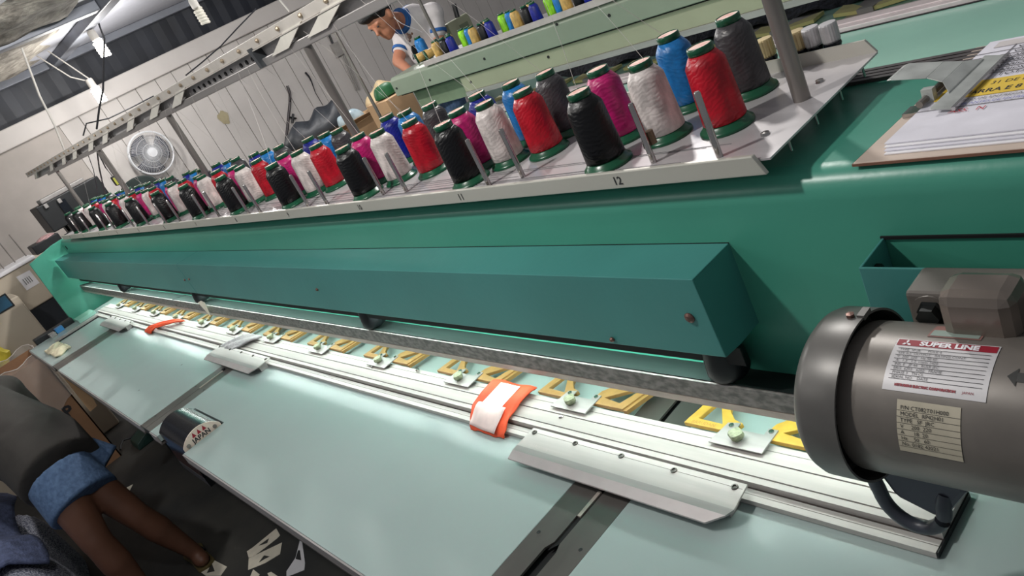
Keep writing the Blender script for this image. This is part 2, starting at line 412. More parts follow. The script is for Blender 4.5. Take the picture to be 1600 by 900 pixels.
# empty spool pins in chrome
PINS = []
for px in ((1125, 245), (1022, 254), (818, 277), (765, 290), (600, 304), (636, 300), (483, 323), (512, 319), (408, 333), (388, 336), (324, 341), (343, 338), (283, 347), (262, 349), (232, 354), (210, 355), (182, 359), (167, 361), (141, 362), (125, 363)):
    p = on('z', TZ, *px); p.y = max(.702, p.y)
    hgt = .084
    po = MB().lathe([(.0042, 0), (.0042, hgt - .002), (.003, hgt), (0, hgt)], (p.x, p.y, TZ), 'z', 12).build('spool_pin', CHROME, TR, smooth=True); PINS.append((po, p))
p = on('z', TZ, 1027, 250)
MB().lathe([(.0062, 0), (.0062, .018), (0, .019)], (p.x, p.y + .004, TZ + .022), 'z', 12).build('pin_sleeve', mat('brass_sleeve', (120, 100, 80), .4, .6), TR)
# printed thin threads lying on the tray
for k in range(8):
    yy = .705 + .006 * k + random.random() * .01; a = -.55 - random.random() * .5
    MB().tube([(a, yy, TZ + .0006), (a - .6, yy + .01 * random.random(), TZ + .0006), (a - 1.6, yy + .02 * random.random(), TZ + .0006)], .0004, 4).build('loose_thread', INKG, TR)

# ------------------------------------------------------------------ thread cones
THREADS = dict(black=(8, 8, 12), pink=(196, 24, 112), white=(226, 216, 212), red=(188, 16, 38), royal=(24, 34, 140), blue=(18, 122, 196), grey=(66, 64, 67),
               gold=(206, 168, 96), lime=(150, 226, 40), teal=(14, 92, 86))
CONE = {}
def cone_proto(colname):
    if colname in CONE: return CONE[colname]
    c = MB().lathe([(.0262, .011), (.0288, .013), (.0282, .03), (.0258, .088), (.0235, .0925), (.0175, .1015), (.0150, .1025)], n=28).mesh('winding_' + colname, thread_mat('thread_' + colname, THREADS[colname]), smooth=True)
    b = MB().lathe([(.0355, 0), (.0362, .002), (.0352, .0045), (.0325, .0055), (.0295, .0105), (.0265, .0125)], n=28).mesh('base', GREEND, smooth=True)
    k = MB().lathe([(.0150, .1015), (.0166, .1022), (.0166, .1105), (.0155, .1118), (.0148, .1118), (.0146, .1105)], n=24).mesh('cap', GREEND, smooth=True)
    s = MB().lathe([(.0146, .1108), (.0055, .1108), (.0048, .1085)], n=20).mesh('sticker', STICK)
    CONE[colname] = (c, b, k, s); return CONE[colname]
def cone(x, y, z, colname, label, group, sc=1, thread=None, rot=None):
    t = thing('thread_cone', (x, y, z), label, 'thread cone', group); t.scale = (sc,) * 3
    if rot: t.rotation_euler = rot
    else: t.rotation_euler = (0, 0, random.random() * 6)
    for nm, me in zip(('winding', 'base', 'cap', 'sticker'), cone_proto(colname)):
        o = bpy.data.objects.new(nm, me); COL.objects.link(o); o.parent = t
    return t
PATT = dict(black=(.03, .706), pink=(-.035, .783), white=(.062, .772), red=(.145, .788), royal=(-.055, .87), blue=(.035, .87), grey=(.112, .872))
MEAS = {12: dict(black=(-.023 - .01, .712), pink=(-.071, .803), white=(.024, .782), red=(.118, .785), blue=(-.003, .886), grey=(.092, .893)),
        11: dict(black=(.006, .715), pink=(-.026, .775), white=(.049, .778), red=(.13, .795), royal=(-.054, .85), blue=(.028, .864), grey=(.112, .869)),
        10: dict(black=(.005, .708), pink=(-.032, .779), white=(.062, .771), red=(.165, .785), royal=(-.052, .874), blue=(.03, .869), grey=(.125, .869))}
ORD = {12: 'first', 11: 'second', 10: 'third', 9: 'fourth', 8: 'fifth', 7: 'sixth', 6: 'seventh', 5: 'eighth', 4: 'ninth', 3: 'tenth', 2: 'eleventh', 1: 'twelfth'}
BLK = {9: 418, 8: 338, 7: 282, 6: 238, 5: 196, 4: 166, 3: 140, 2: 114}
ROWS = dict(black='front', pink='middle', white='middle', red='middle', royal='back', blue='back', grey='back')
NICE = dict(black='black', pink='magenta pink', white='pearl white', red='crimson red', royal='royal blue', blue='sky blue', grey='charcoal grey')
RACK_THREAD = []
for h in range(12, 0, -1):
    P = dict(PATT); P.update(MEAS.get(h, {}))
    if h == 12: P.pop('royal')
    sh = 0
    if h in BLK:
        # place the black cone by the ray of its cap on the front row, the rest follow it
        u = BLK[h]; v0 = 143 + (905 - u) * .16
        d = 1e9
        for k in range(400):
            x = -1.5 - k * .01
            q = Vector((x, .7225, TZ + .1115)) - CAM; zc = r2.dot(q); uu = 800 + FPX * r0.dot(q) / zc
            if abs(uu - u) < d: d = abs(uu - u); bxx = x
        sh = bxx - (LX(h) + PATT['black'][0])
    if h == 1: sh = .07
    for c, (dx, yy) in P.items():
        jx = 0 if h in MEAS else random.uniform(-.008, .008); jy = 0 if h in MEAS else random.uniform(-.005, .005)
        X_, Y_ = ((LX(h) + dx) * 1.02, yy * 1.02) if h in MEAS else (LX(h) + dx + sh + jx, yy * 1.02 + jy)
        if c == 'black': Y_ = max(Y_, .7305)
        cone(X_, Y_, TZ, c, f'{NICE[c]} thread cone, {ROWS[c]} row, {ORD[h]} cone group counted from the tray end post', 'thread cones on the long spool tray')
        RACK_THREAD.append((X_, Y_, c))
# keep the empty pins clear of the cone feet
for po, p in PINS:
    q = p.copy()
    for _ in range(60):
        near = [(x, y) for x, y, c in RACK_THREAD if (x - q.x) ** 2 + (y - q.y) ** 2 < .0405 ** 2]
        if not near: break
        for x, y in near:
            d = Vector((q.x - x, q.y - y, 0)); d = d.normalized() if d.length > 1e-4 else Vector((1, 0, 0)); q += d * .003
        q.y = max(q.y, .7)
    po.location = q - p
# small metal thread spools behind the tray
for k, (px, mm) in enumerate((((1299, 88), 'silver'), ((1272, 95), 'silver'), ((1249, 97), 'gold'), ((1203, 117), 'gold'))):
    p = on('y', .996, px[0] + 6, px[1] - 6); p = Vector((p.x, .996, 1.2455))
    nm = ['silver metallic thread spool nearest the tray corner', 'silver metallic thread spool beside the brass-toned one', 'gold metallic thread spool behind the tray lip', 'gold metallic thread spool next to the grey cone'][k]
    t = thing('metallic_spool', p, nm, 'thread spool', 'metallic thread spools behind the tray')
    mb = MB(); m_ = mat('metallic_' + mm, (206, 204, 206) if mm == 'silver' else (206, 186, 140), .35, .5, stretch=(1, 1, 1), scale=60)
    prof = []
    n = 40; vs = []; fs = []
    for j, (r, z) in enumerate(((.0108, .052), (.0116, .054), (.0116, .076), (.0108, .078))):
        for q in range(n):
            a = 2 * math.pi * q / n; rr = r * (1 + .03 * (q % 2)); vs.append((p.x + rr * math.cos(a), p.y + rr * math.sin(a), p.z + z))
    for j in range(3):
        for q in range(n): fs.append((j * n + q, j * n + (q + 1) % n, (j + 1) * n + (q + 1) % n, (j + 1) * n + q))
    fs.append(tuple(range(3 * n, 4 * n))); mb.add(vs, fs); mb.build('winding', m_, t)
    MB().lathe([(.013, 0), (.013, .004), (.008, .012), (.009, .04), (.012, .048), (.0108, .053), (0, .053)], p, 'z', 20).build('core', BLACKG, t, smooth=True)

# ------------------------------------------------------------------ thread rack above the cones
RK = thing('thread_rack', (-2.7, .853, 1.2775), 'overhead thread guide rack on steel posts above the cones', 'rack')
for x in (-.535, -1.61, -2.68, -3.755, -4.804):
    MB().cyl((x, .853, TZ), (x, .853, 1.60), .0105, n=18).build('post', STEEL, RK, smooth=True)
MB().box(-5.04, .1, .842, .864, 1.588, 1.608).build('lower_tube', mat('rack_grey_tube', (168, 164, 162), .35, .5, scale=8, stretch=(.3, 4, 4)), RK, bevel=.002)
ch = MB().box(-5.62, .1, .838, .842, 1.634, 1.658).build('upper_channel', mat('rack_cream_channel', (206, 200, 192), .5, .2), RK, bevel=.001)
MB().box(-5.62, .1, .834, .868, 1.631, 1.6335).build('channel_flange', mat('rack_cream_channel', (206, 200, 192)), RK)
MB().box(-5.5, .1, .858, .861, 1.6, 1.634).build('back_plate', mat('rack_back_grey', (176, 174, 174), .5, .1), RK)
for k in range(44):
    x = -5.5 + k * .12
    MB().lathe([(.005, 0), (.006, -.004), (.003, -.007), (0, -.007)], (x, .838, 1.647), 'y', 8).build('thread_eyelet', mat('eyelet', (176, 160, 138), .4, .4), ch)
for px in ((57, 272), (84, 262), (104, 252), (148, 231), (167, 214), (245, 172), (281, 150), (452, 62), (513, 30), (208, 194), (122, 244)):
    p = on('y', .845, *px)
    mb = MB(); x = p.x
    mb.hexa([(x - .10, .836, 1.602), (x - .005, .836, 1.602), (x - .005, .8385, 1.602), (x - .10, .8385, 1.602)], [(x + .01, .836, 1.637), (x + .105, .836, 1.637), (x + .105, .8385, 1.637), (x + .01, .8385, 1.637)])
    mb.build('felt_pad', mat('white_felt_pad', (222, 218, 208), .8), RK)
for k in range(11):
    x = -2.05 - k * .045 if k < 8 else -1.9 - (k - 8) * .04
    MB().lathe([(.006, 0), (.006, -.003), (0, -.003)], (x, .858, 1.617), 'y', 10).build('thread_hole', DARK, RK)
MB().hexa([(-1.83, .83, 1.59), (-1.815, .83, 1.59), (-1.815, .86, 1.59), (-1.83, .86, 1.59)], [(-1.845, .83, 1.64), (-1.83, .83, 1.64), (-1.83, .86, 1.64), (-1.845, .86, 1.64)]).build('clamp', mat('dark_clamp', (80, 84, 88), .4, .4), RK)
# strands rising from the cones to the rack
ths = [t for t in RACK_THREAD if t[0] > -4.0]
for k, (x, yv, c) in enumerate(ths):
    if k % 2: continue
    mb = MB(); xt = x - .12 + .05 * math.sin(k * 3); pts = []
    for j in range(9):
        f = j / 8; pts.append((x + (xt - x) * f + .01 * math.sin(3 * f + k), yv + (.845 - yv) * f, TZ + .113 + (1.618 - TZ - .113) * f))
    mb.tube(pts, .00035, 4).build('thread_strand', mat('pale_strand', (196, 190, 186), .5), RK)

# ------------------------------------------------------------------ work table
YE = .221
T = thing('machine_table', (-2.4, .5, FLOOR), 'pale aqua work table in wide panels with steel joint strips', 'table')
th = .022
def panel(poly, nm='table_panel'):
    o = MB().prism(poly, 'z', ZT - th, ZT).build(nm, TABLE, T, bevel=.0012)
    return o
panel([(-5.15, YE), (-4.352, YE), (-4.352, .9), (-5.15, .9)])
panel([(-4.19, YE), (-2.652, YE), (-2.652, .9), (-4.19, .9)])
panel([(-2.54, YE), (-2.458, YE), (-2.458, .352), (-2.193, .352), (-2.193, YE), (-.921, YE), (-.921, .9), (-2.54, .9)])
panel([(-.798, YE), (.6, YE), (.6, .9), (-.798, .9)])
for a, b in ((-5.15, -4.352), (-4.19, -2.652), (-2.54, -2.458), (-2.193, -.921), (-.798, .6)):
    MB().box(a, b, YE - .004, YE - .0005, ZT - .026, ZT - .001).build('edge_trim', ALUD, T)
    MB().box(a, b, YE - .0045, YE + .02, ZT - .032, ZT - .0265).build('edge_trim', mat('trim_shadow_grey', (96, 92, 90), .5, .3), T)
def strip(a, b, slot):
    c = (a + b) / 2; g = .006 if slot else .0012
    z = ZT - .0005
    for s, (p, q) in enumerate(((a, c - g), (c + g, b))):
        if slot:
            e = q if s == 0 else p; sg = 1 if s == 0 else -1
            w = lambda yv: .006 if yv < .40 else 0
            poly = [(p, YE), (q, YE), (q, .9), (p, .9)]
            if s == 0: poly = [(p, YE), (q - .008, YE), (q - .008, .40), (q, .415), (q, .9), (p, .9)]
            else: poly = [(p + .006, YE), (q, YE), (q, .9), (p, .9), (p, .415), (p + .006, .40)]
            o = MB().prism(poly, 'z', z - .004, z).build('joint_plate', PLATE, T)
        else: o = MB().box(p, q, YE, .9, z - .004, z).build('joint_plate', PLATE, T)
        for yy in (.27, .42):
            MB().lathe([(.0035, .0004), (.0025, .0006), (0, .0002)], ((p + .014) if s == 0 else (q - .014), yy, z), 'z', 10).build('screw', BLACK, o)
    MB().box(a, b, YE + .001, .9, ZT - .03, ZT - .012).build('slot_bed', DARK, T)
strip(-.9205, -.7985, True); strip(-2.6515, -2.5405, False); strip(-4.3515, -4.1905, False)
# latch bolts where the strips dive under the bar
for x, y1, y0 in ((-.860, .525, .47), (-2.596, .51, .42)):
    MB().box(x - .003, x + .004, y0, y1, ZT - .002, ZT + .0015).build('latch_rod', mat('pale_rod', (200, 190, 180), .4, .5), T)
    MB().lathe([(.006, 0), (.006, .006), (.003, .0065), (0, .006)], (x - .004, y1 + .005, ZT - .001), 'z', 12).build('latch_bolt', BLACK, T)
MB().prism([(-.868, .40), (-.856, .42), (-.856, .5), (-.866, .5)], 'z', ZT - .006, ZT - .004).build('slot_guide', DARK, T)
# far corner: linear guide and dark switch rail on the table end
MB().box(-4.905, -4.86, .335, .62, ZT, ZT + .012).build('guide_bar', ALUD, T, bevel=.001)
MB().box(-4.858, -4.842, .335, .62, ZT, ZT + .004).build('guide_bar_shadow', DARK, T)  # dark strip standing for the guide bar's shadow on the table
MB().box(-5.14, -5.0, .5, .6, ZT, ZT + .02).build('corner_block', TABLE2, T, bevel=.002)
# table leg frame
for x in (-4.9, -3.2, -1.6, .2):
    MB().box(x - .02, x + .02, .45, .49, FLOOR, ZT - .03).build('leg', mat('dark_leg', (44, 50, 54), .5), T)
# specks
for px in ((434, 675), (867, 640), (1136, 482), (108, 575), (217, 610), (284, 570)):
    if px[1] < 620:
        p = on('z', ZT, px[0], px[1]); MB().lathe([(.004, .0003), (0, .0004)], p, 'z', 8).build('plug_hole', BLACK, T)

# thread winder sunk into the table edge
W = thing('bobbin_winder', (-2.326, .285, ZT - .12), 'black bobbin winder with cream badge sunk in the table edge', 'winder')
cxw, rw = -2.31, .128
mb = MB(); pr = []
for k in range(25):
    a = math.pi * k / 24; pr.append((.2865 + .0715 * math.cos(a), ZT - .037 + .0715 * math.sin(a)))
pr = [q for q in pr if .2255 < q[0] < .3485]; pr2 = [(.348, ZT - .1)] + pr + [(.2255, ZT - .1)]
MB().prism(pr2, 'x', -2.45, -2.203).build('housing', BLACKG, W, smooth=True)
pb = [(.2865 + .073 * math.cos(math.pi * k / 24), ZT - .037 + .073 * math.sin(math.pi * k / 24)) for k in range(25)]; pb = [q for q in pb if .2255 < q[0] < .3485] + [(.2258, ZT - .05), (.3482, ZT - .05)]; pb = [pb[-1]] + pb[:-1]
bd = MB().prism(pb, 'x', -2.203, -2.198).build('badge', mat('cream_badge', (222, 204, 190), .5), W)
for q in (-.016, 0, .016):
    MB().prism([(.286 + q - .006, ZT + .017), (.286 + q + .006, ZT + .017), (.286 + q, ZT + .031)], 'x', -2.1978, -2.1972).build('red_triangle', RED, bd)
mb = MB(); text_mb(mb, 'JAPAN', .019, lambda u, v: (-2.1974, .286 + u, ZT + .0015 + v), bold=.0006, align='CENTER'); mb.build('lettering', INK, bd)
for q in (-.042, .042):
    MB().lathe([(.006, 0), (.005, .003), (0, .003)], (-2.198, .286 + q, ZT + .006), 'x', 10).build('screw', STEEL, bd)
MB().box(-2.455, -2.20, .225, .35, ZT - .13, ZT - .1).build('mounting_plate', BLACK, W)

# ------------------------------------------------------------------ pantograph rail
RL = thing('pantograph_rail', (-2.6, .62, ZT), 'bright aluminium pantograph rail running along the table', 'rail')
XR0, XR1 = -4.93, -.3735
zt_ = .8345
prof = [(.5805, .8165), (.5805, .8254), (.600, .8254), (.600, .8235), (.604, .8235), (.604, zt_), (.614, zt_), (.614, zt_ - .002), (.6165, zt_ - .002), (.6165, zt_),
        (.643, zt_), (.643, zt_ - .002), (.6455, zt_ - .002), (.6455, zt_), (.658, zt_), (.658, zt_ - .004), (.669, zt_ - .004), (.669, zt_ - .005), (.671, zt_ - .005), (.671, zt_ - .004), (.682, zt_ - .004), (.682, .8165)]
MB().prism(prof, 'x', XR0, XR1).build('extrusion', ALU, RL)
MB().box(XR0, XR1, .5904, .5914, .8254, .8256).build('groove', GROOVE, RL)
MB().box(XR0, XR1, .5999, .6039, .8234, .8238).build('groove', mat('deep_groove', (60, 54, 50), .7), RL)
for a, b in ((.6141, .6164), (.6431, .6454)):
    MB().box(XR0, XR1, a, b, zt_ - .0021, zt_ - .0017).build('groove', GROOVE, RL)
MB().box(XR1, XR1 + .002, .582, .68, .8165, .8245).build('end_cap', BLACK, RL)
for px in ((1366, 763), (877, 652), (665, 568), (612, 560), (583, 574)):
    p = on('z', zt_, *px); MB().lathe([(.005, 0), (.005, .003), (.002, .0045), (0, .0045)], (p.x, min(max(p.y, .61), .675), zt_ - .001), 'z', 12).build('screw', CHROME, RL)
def clampplate(x0, x1, nm):
    t = thing('rail_plate', ((x0 + x1) / 2, .56, ZT), nm, 'metal plate', 'aluminium plates on the rail front')
    z = .8405
    MB().prism([(x0, .5475), (x1 + .006, .5475), (x1, .594), (x0, .594)], 'z', z - .003, z).build('plate', ALU, t)
    mb = MB()
    mb.hexa([(x0, .535, z - .0035), (x1 + .0, .535, z - .0035), (x1 + .006, .5475, z - .003), (x0, .5475, z - .003)], [(x0, .535, z - .0005), (x1, .535, z - .0005), (x1 + .006, .5475, z), (x0, .5475, z)])
    mb.build('dark_band', ALUD, t)
    mb = MB(); mb.hexa([(x0, .518, z - .009), (x1 - .025, .518, z - .009), (x1, .535, z - .0035), (x0, .535, z - .0035)], [(x0, .518, z - .006), (x1 - .025, .518, z - .006), (x1, .535, z - .0005), (x0, .535, z - .0005)])
    mb.build('bevel', mat('pale_bevel', (196, 188, 188), .4, .4), t)
    MB().box(x0 + .005, x1 - .002, .5835, .5842, z, z + .0002).build('scribe_line', GROOVE, t)
    MB().box(x0, x1 - .01, .552, .578, ZT + .0005, z - .003).build('spacer', ALUD, t)
    for k in range(5):
        MB().lathe([(.0052, 0), (.0052, .002), (.003, .0025), (.003, .001), (0, .001)], (x0 + .013 + k * .1065, .5838, z), 'z', 14).build('screw', mat('dark_cap_screw', (96, 92, 88), .3, .8), t)
    return t
t1 = clampplate(-1.074, -.621, 'aluminium plate with five screws beside the motor')
mb = MB(); text_mb(mb, 'BARUDAN', .011, flat(-1.045, .551, .8407), sx=.9); mb.build('engraving', mat('faint_grey_ink', (190, 184, 180), .6), t1)
clampplate(-2.782, -2.333, 'aluminium plate with five screws beside the grey felt strap')
clampplate(-4.5, -4.045, 'aluminium plate with five screws beside the orange ribbon')

# hoop brackets: yellow arms, steel plate and knob
def arc(c, r, a0, a1, n):
    return [(c[0] + r * math.cos(math.radians(a0 + (a1 - a0) * k / n)), c[1] + r * math.sin(math.radians(a0 + (a1 - a0) * k / n))) for k in range(n + 1)]
def hoop(k, ym, nm):
    x = LX(k) + .034; t = thing('hoop_bracket', (x, .675, .824), nm, 'hoop bracket', 'yellow hoop brackets along the rail')
    za, zb = .8305, .8385
    left = [(x - .108, .684), (x - .038, .684), (x - .032, .690), (x - .012, .700), (x - .010, .706)]
    left += [(x - .010 - .052 * math.sin(a) ** 1 * 1.0, .706 + .085 * (1 - math.cos(a))) for a in [math.radians(q) for q in (20, 40, 60, 80)]]
    left += [(x - .088, .785)]
    lo = MB().prism(left, 'z', za, zb, holes=[[(x - .088, .699), (x - .042, .697), (x - .072, .742), (x - .078, .742)]]).build('left_arm', ym, t, bevel=.0012)
    mb = MB(); text_mb(mb, 'BARUDAN', .0095, flat(x - .095, .6862, zb + .0004)); mb.build('raised_lettering', mat('worn_lettering', (176, 132, 60), .6), lo)
    right = [(x + .040, .684), (x + .118, .684), (x + .152, .785), (x + .128, .785)] + [(x + .124 - .086 * math.sin(a), .752 - .046 * (1 - math.cos(a)) * 1.0) for a in [math.radians(q) for q in (0, 25, 50, 75, 90)]]
    MB().prism(right, 'z', za, zb, holes=[[(x + .060, .703), (x + .102, .697), (x + .126, .750), (x + .118, .744)]]).build('right_arm', ym, t, bevel=.0012)
    MB().prism([(x + .118, .684), (x + .126, .684), (x + .160, .785), (x + .152, .785)], 'z', za - .003, zb - .003).build('arm_edge', ym, t)
    MB().prism([(x - .04, .654), (x + .052, .654), (x + .052, .704), (x + .036, .704), (x + .036, .690), (x - .012, .690), (x - .012, .704), (x - .032, .700)], 'z', zb, zb + .002).build('clamp_plate', ALUD, t)
    mb = MB(); kx, ky = x + .002, .6715; vs = []; fs = []; n = 16
    for j, (r, z) in enumerate(((.007, 0), (.0075, .004), (.0105, .005), (.0115, .009), (.0105, .013), (.006, .0145))):
        for q in range(n):
            a = 2 * math.pi * q / n; rr = r * (1 + (.09 if q % 4 < 2 else -.05)); vs.append((kx + rr * math.cos(a), ky + rr * math.sin(a), zb + .002 + z))
    for j in range(5):
        for q in range(n): fs.append((j * n + q, j * n + (q + 1) % n, (j + 1) * n + (q + 1) % n, (j + 1) * n + q))
    fs.append(tuple(range(5 * n, 6 * n))); mb.add(vs, fs); mb.build('knob', KNOB, t, smooth=True)
    for sx, sy in ((-.023, .695), (.044, .698)):
        MB().lathe([(.0042, 0), (.004, .002), (0, .0025)], (x + sx, sy, zb + .002), 'z', 10).build('screw', CHROME, t)
    return t
for k in range(12, 0, -1):
    nm = 'bright yellow hoop bracket, first along the rail behind the motor fan cover' if k == 12 else f'ochre yellow hoop bracket with knob, {ORD[k]} along the rail counted from the motor'
    hoop(k, YELLOW if k == 12 else YELLOW2, nm)
# right arm of the bracket hidden by the motor
t = thing('hoop_bracket', (-.33, .69, .824), 'bright yellow hoop bracket arm half hidden behind the motor', 'hoop bracket', 'yellow hoop brackets along the rail')

# straps tied round the rail
def strap(name, pts, w0, w1, m, lab, cat, thick=.003, ny=9):
    """pts: list of (y, z, x) spine points, width across x"""
    mb = MB()
    def fn(u, v):
        i = v * (len(pts) - 1); a = min(int(i), len(pts) - 2); f = i - a
        y = pts[a][0] * (1 - f) + pts[a + 1][0] * f; z = pts[a][1] * (1 - f) + pts[a + 1][1] * f; x = pts[a][2] * (1 - f) + pts[a + 1][2] * f
        wd = w0 + (w1 - w0) * v
        return (x + (u - .5) * wd, y, z + .0022 * math.sin(9 * u + 5 * v) + .0015 * math.sin(21 * u * v + 2))
    mb.grid(fn, 13, 28)
    return mb.build(name, m, None, smooth=True, thick=thick, label=lab, cat=cat)
ost = strap('orange_strap', [(.690, .840, -1.222), (.68, .8465, -1.222), (.64, .8465, -1.218), (.604, .845, -1.212), (.585, .836, -1.206), (.572, .826, -1.203), (.568, .818, -1.202)], .128, .108, ORANGE, 'orange fabric strap with white label wrapped over the bright rail', 'strap')
mb = MB(); mb.grid(lambda u, v: (-1.252 + .062 * u + .006 * v, .676 - .062 * v, .8512 + .0006 * math.sin(6 * u)), 6, 6); mb.build('white_label', WHITE, ost, thick=.0006, off=(0, 0, 0))
mb = MB(); mb.grid(lambda u, v: (-1.257 + .088 * u, .614 - .044 * v - .006 * u * v, .8513 - .0235 * v ** 1.5 + .0012 * math.sin(8 * u + 7 * v)), 10, 10); mb.build('tape_wrap', LABELP, ost, smooth=True, thick=.0012, off=(0, 0, 0))
strap('grey_strap', [(.668, .842, -2.60), (.65, .848, -2.62), (.615, .848, -2.66), (.59, .842, -2.70), (.573, .826, -2.72), (.57, .818, -2.72)], .10, .13, GREYCL, 'grey felt strap looped over the rail beside its plate', 'strap', .006)
strap('orange_ribbon', [(.665, .840, -3.45), (.65, .848, -3.48), (.615, .85, -3.58), (.59, .842, -3.68), (.573, .828, -3.73), (.57, .818, -3.74)], .07, .11, ORANGE, 'thin orange ribbon tied round the far part of the rail', 'ribbon', .006)
# scrap of paper caught on the bar
p = on('y', .648, 322, 480)
MB().add([(p.x - .05, .645, p.z + .02), (p.x + .06, .640, p.z + .03), (p.x + .02, .638, p.z - .035), (p.x + .0, .646, p.z + .03)], [(0, 2, 3), (3, 2, 1)]).build('paper_scrap', CREAM, None, thick=.0006, label='small cream paper scrap stuck on the grey bar', cat='paper')

# work gloves on the far corner
g = thing('work_gloves', (-4.62, .31, ZT), 'folded cream work gloves lying on the far table corner', 'gloves')
for k, (dx, dy, sx) in enumerate(((-.10, .0, .16), (.07, .005, .15))):
    mb = MB(); mb.grid(lambda u, v: (-4.62 + dx + (u - .5) * sx + .02 * math.sin(5 * v), .30 + dy + (v - .5) * .085, ZT + .006 + .016 * math.sin(math.pi * u) * math.sin(math.pi * v) + .003 * math.sin(14 * u + 9 * v)), 14, 12)
    mb.build('glove', CREAMCL, g, smooth=True, thick=.008)
# dark switch box beyond the table end
sb = thing('switch_rail', (-5.2, .38, ZT - .03), 'black switch rail with blue block at the far table end', 'switch box')
MB().box(-5.235, -5.165, .27, .50, ZT - .03, ZT + .03).build('housing', BLACK, sb, bevel=.004)
MB().box(-5.16, -5.11, .385, .43, ZT, ZT + .03).build('blue_block', BLUEP, sb, bevel=.003)
MB().box(-5.16, -5.08, .345, .38, ZT, ZT + .022).build('white_block', ALUD, sb, bevel=.003)

# ------------------------------------------------------------------ motor
MO = thing('electric_motor', (-.2, .548, 1.0), 'grey electric motor with fan cover and maker label under the beam', 'motor')
my, mz, mr, mc = .548, 1.085, .072, .084
MB().lathe([(mr * .9, -.385), (mr, -.36), (mr, .16), (mr * .93, .172), (0, .175)], (0, my, mz), 'x', 64).build('body', MOTOR, MO, smooth=True)
MB().lathe([(0, -.412), (.05, -.411), (.074, -.404), (.081, -.398), (mc, -.391), (mc, -.358), (mc - .0022, -.358), (mc - .0022, -.39), (.07, -.398), (0, -.40)], (0, my, mz), 'x', 72).build('fan_cover', MOTORB, MO, smooth=True)
MB().lathe([(mr * .8, -.392), (mr * .985, -.386), (mr * .985, -.362)], (0, my, mz), 'x', 48).build('cooling_gap', DARK, MO)
fc = MO
MB().box(-.364, -.357, my + .012, my + .026, mz + mc - .004, mz + mc + .001).build('cover_bolt', MOTORB, MO)
MB().lathe([(.004, 0), (.004, .0035), (0, .004)], (-.37, my + .012, mz + mc - .001), 'z', 6).build('cover_bolt', mat('rusty_screw', (120, 92, 84)), MO)
def cylmap(x0, th0, r=mr + .0006):
    """surface point of the motor body: u along the axis, v downwards-negative round the girth"""
    return lambda u, v: (x0 + u, my + r * math.cos(th0 - v / r) * -1, mz + r * math.sin(th0 - v / r) * 1)
def facing(px):
    d = ray(*px).normalized(); o = CAM - Vector((0, my, mz))
    a = d.y ** 2 + d.z ** 2; b = 2 * (o.y * d.y + o.z * d.z); c = o.y ** 2 + o.z ** 2 - mr ** 2
    t = (-b - math.sqrt(max(0, b * b - 4 * a * c))) / (2 * a); q = CAM + d * t
    return q.x, math.atan2(q.z - mz, my - q.y)
def patch(x0, x1, ta, tb, m, name, parent, r=mr + .0005, thick=0):
    mb = MB(); mb.grid(lambda u, v: (x0 + (x1 - x0) * u, my - r * math.cos(ta + (tb - ta) * v), mz + r * math.sin(ta + (tb - ta) * v)), 6, 14)
    return mb.build(name, m, parent, smooth=True)
xa, ta = facing((1404, 531)); xb_, tb = facing((1566, 541)); xc, tc_ = facing((1378, 608)); xd, td = facing((1541, 629))
lx0, lx1 = (xa + xc) / 2, (xb_ + xd) / 2; ttop, tbot = (ta + tb) / 2, (tc_ + td) / 2
lab = patch(lx0, lx1, ttop, tbot, mat('label_silver', (206, 204, 206), .4, .1), 'name_plate', MO)
H = (ttop - tbot) * mr; Wd = lx1 - lx0
band = patch(lx0 + .0012, lx1 - .0012, ttop - .0010 / mr, ttop - .16 * H / mr, RED, 'red_band', lab, mr + .0008)
def onlab(x0, tt, r): return lambda u, v: (x0 + u, my - r * math.cos(tt + v / r), mz + r * math.sin(tt + v / r))
mb = MB(); text_mb(mb, 'SUPER LINE', .0072, onlab(lx0 + .33 * Wd * .75, ttop - .138 * H / mr, mr + .0011), bold=.00035, sx=1.28); mb.build('lettering', WHITE, lab)
# three-diamond emblem
mb = MB(); ex, ev = lx0 + .115 * Wd, -.088 * H; f = onlab(0, ttop, mr + .0011)
for k in range(3):
    a = math.radians(90 + 120 * k); s = .0044
    d1 = (math.cos(a), math.sin(a)); dl = (math.cos(a + math.pi / 6), math.sin(a + math.pi / 6)); dr = (math.cos(a - math.pi / 6), math.sin(a - math.pi / 6)); q = s / 1.732
    mb.add([f(ex, ev - .001), f(ex + dr[0] * q, ev - .001 + dr[1] * q), f(ex + d1[0] * s, ev - .001 + d1[1] * s), f(ex + dl[0] * q, ev - .001 + dl[1] * q)], [(0, 1, 2, 3)])
mb.build('emblem', WHITE, lab)
mb = MB()
for k in range(9):
    v = -(.22 + .073 * k) * H; g = onlab(lx0, ttop, mr + .0009)
    mb.add([g(.004, v), g(Wd - .004, v), g(Wd - .004, v - .00045), g(.004, v - .00045)], [(0, 1, 2, 3)])
mb.build('ruled_lines', INK, lab)
rows = ['TYPE  SF-JR      POLE 4', 'kW 0.2  OUTPUT   RATING CONT', 'V  200  220   Hz 50 60', 'A   1.3   1.2  r/min 1420', 'INS. E   JP 44   RULE JEC', 'BRG  6203   6202   FRAME', 'PHASE 3   TH CL', 'SERIAL NO    DATE']
mb = MB()
for k, s in enumerate(rows): text_mb(mb, s, .0034, onlab(lx0 + .006, ttop - (.272 + .073 * k) * H / mr, mr + .0010), sx=1.05)
mb.build('lettering', INKG, lab)
mb = MB(); text_mb(mb, 'MITSUBISHI ELECTRIC CORPORATION', .0030, onlab(lx0 + .010, ttop - .915 * H / mr, mr + .0010), bold=.0002, sx=.95); text_mb(mb, 'JAPAN', .003, onlab(lx0 + Wd - .018, ttop - .915 * H / mr, mr + .0010)); mb.build('lettering', RED, lab)
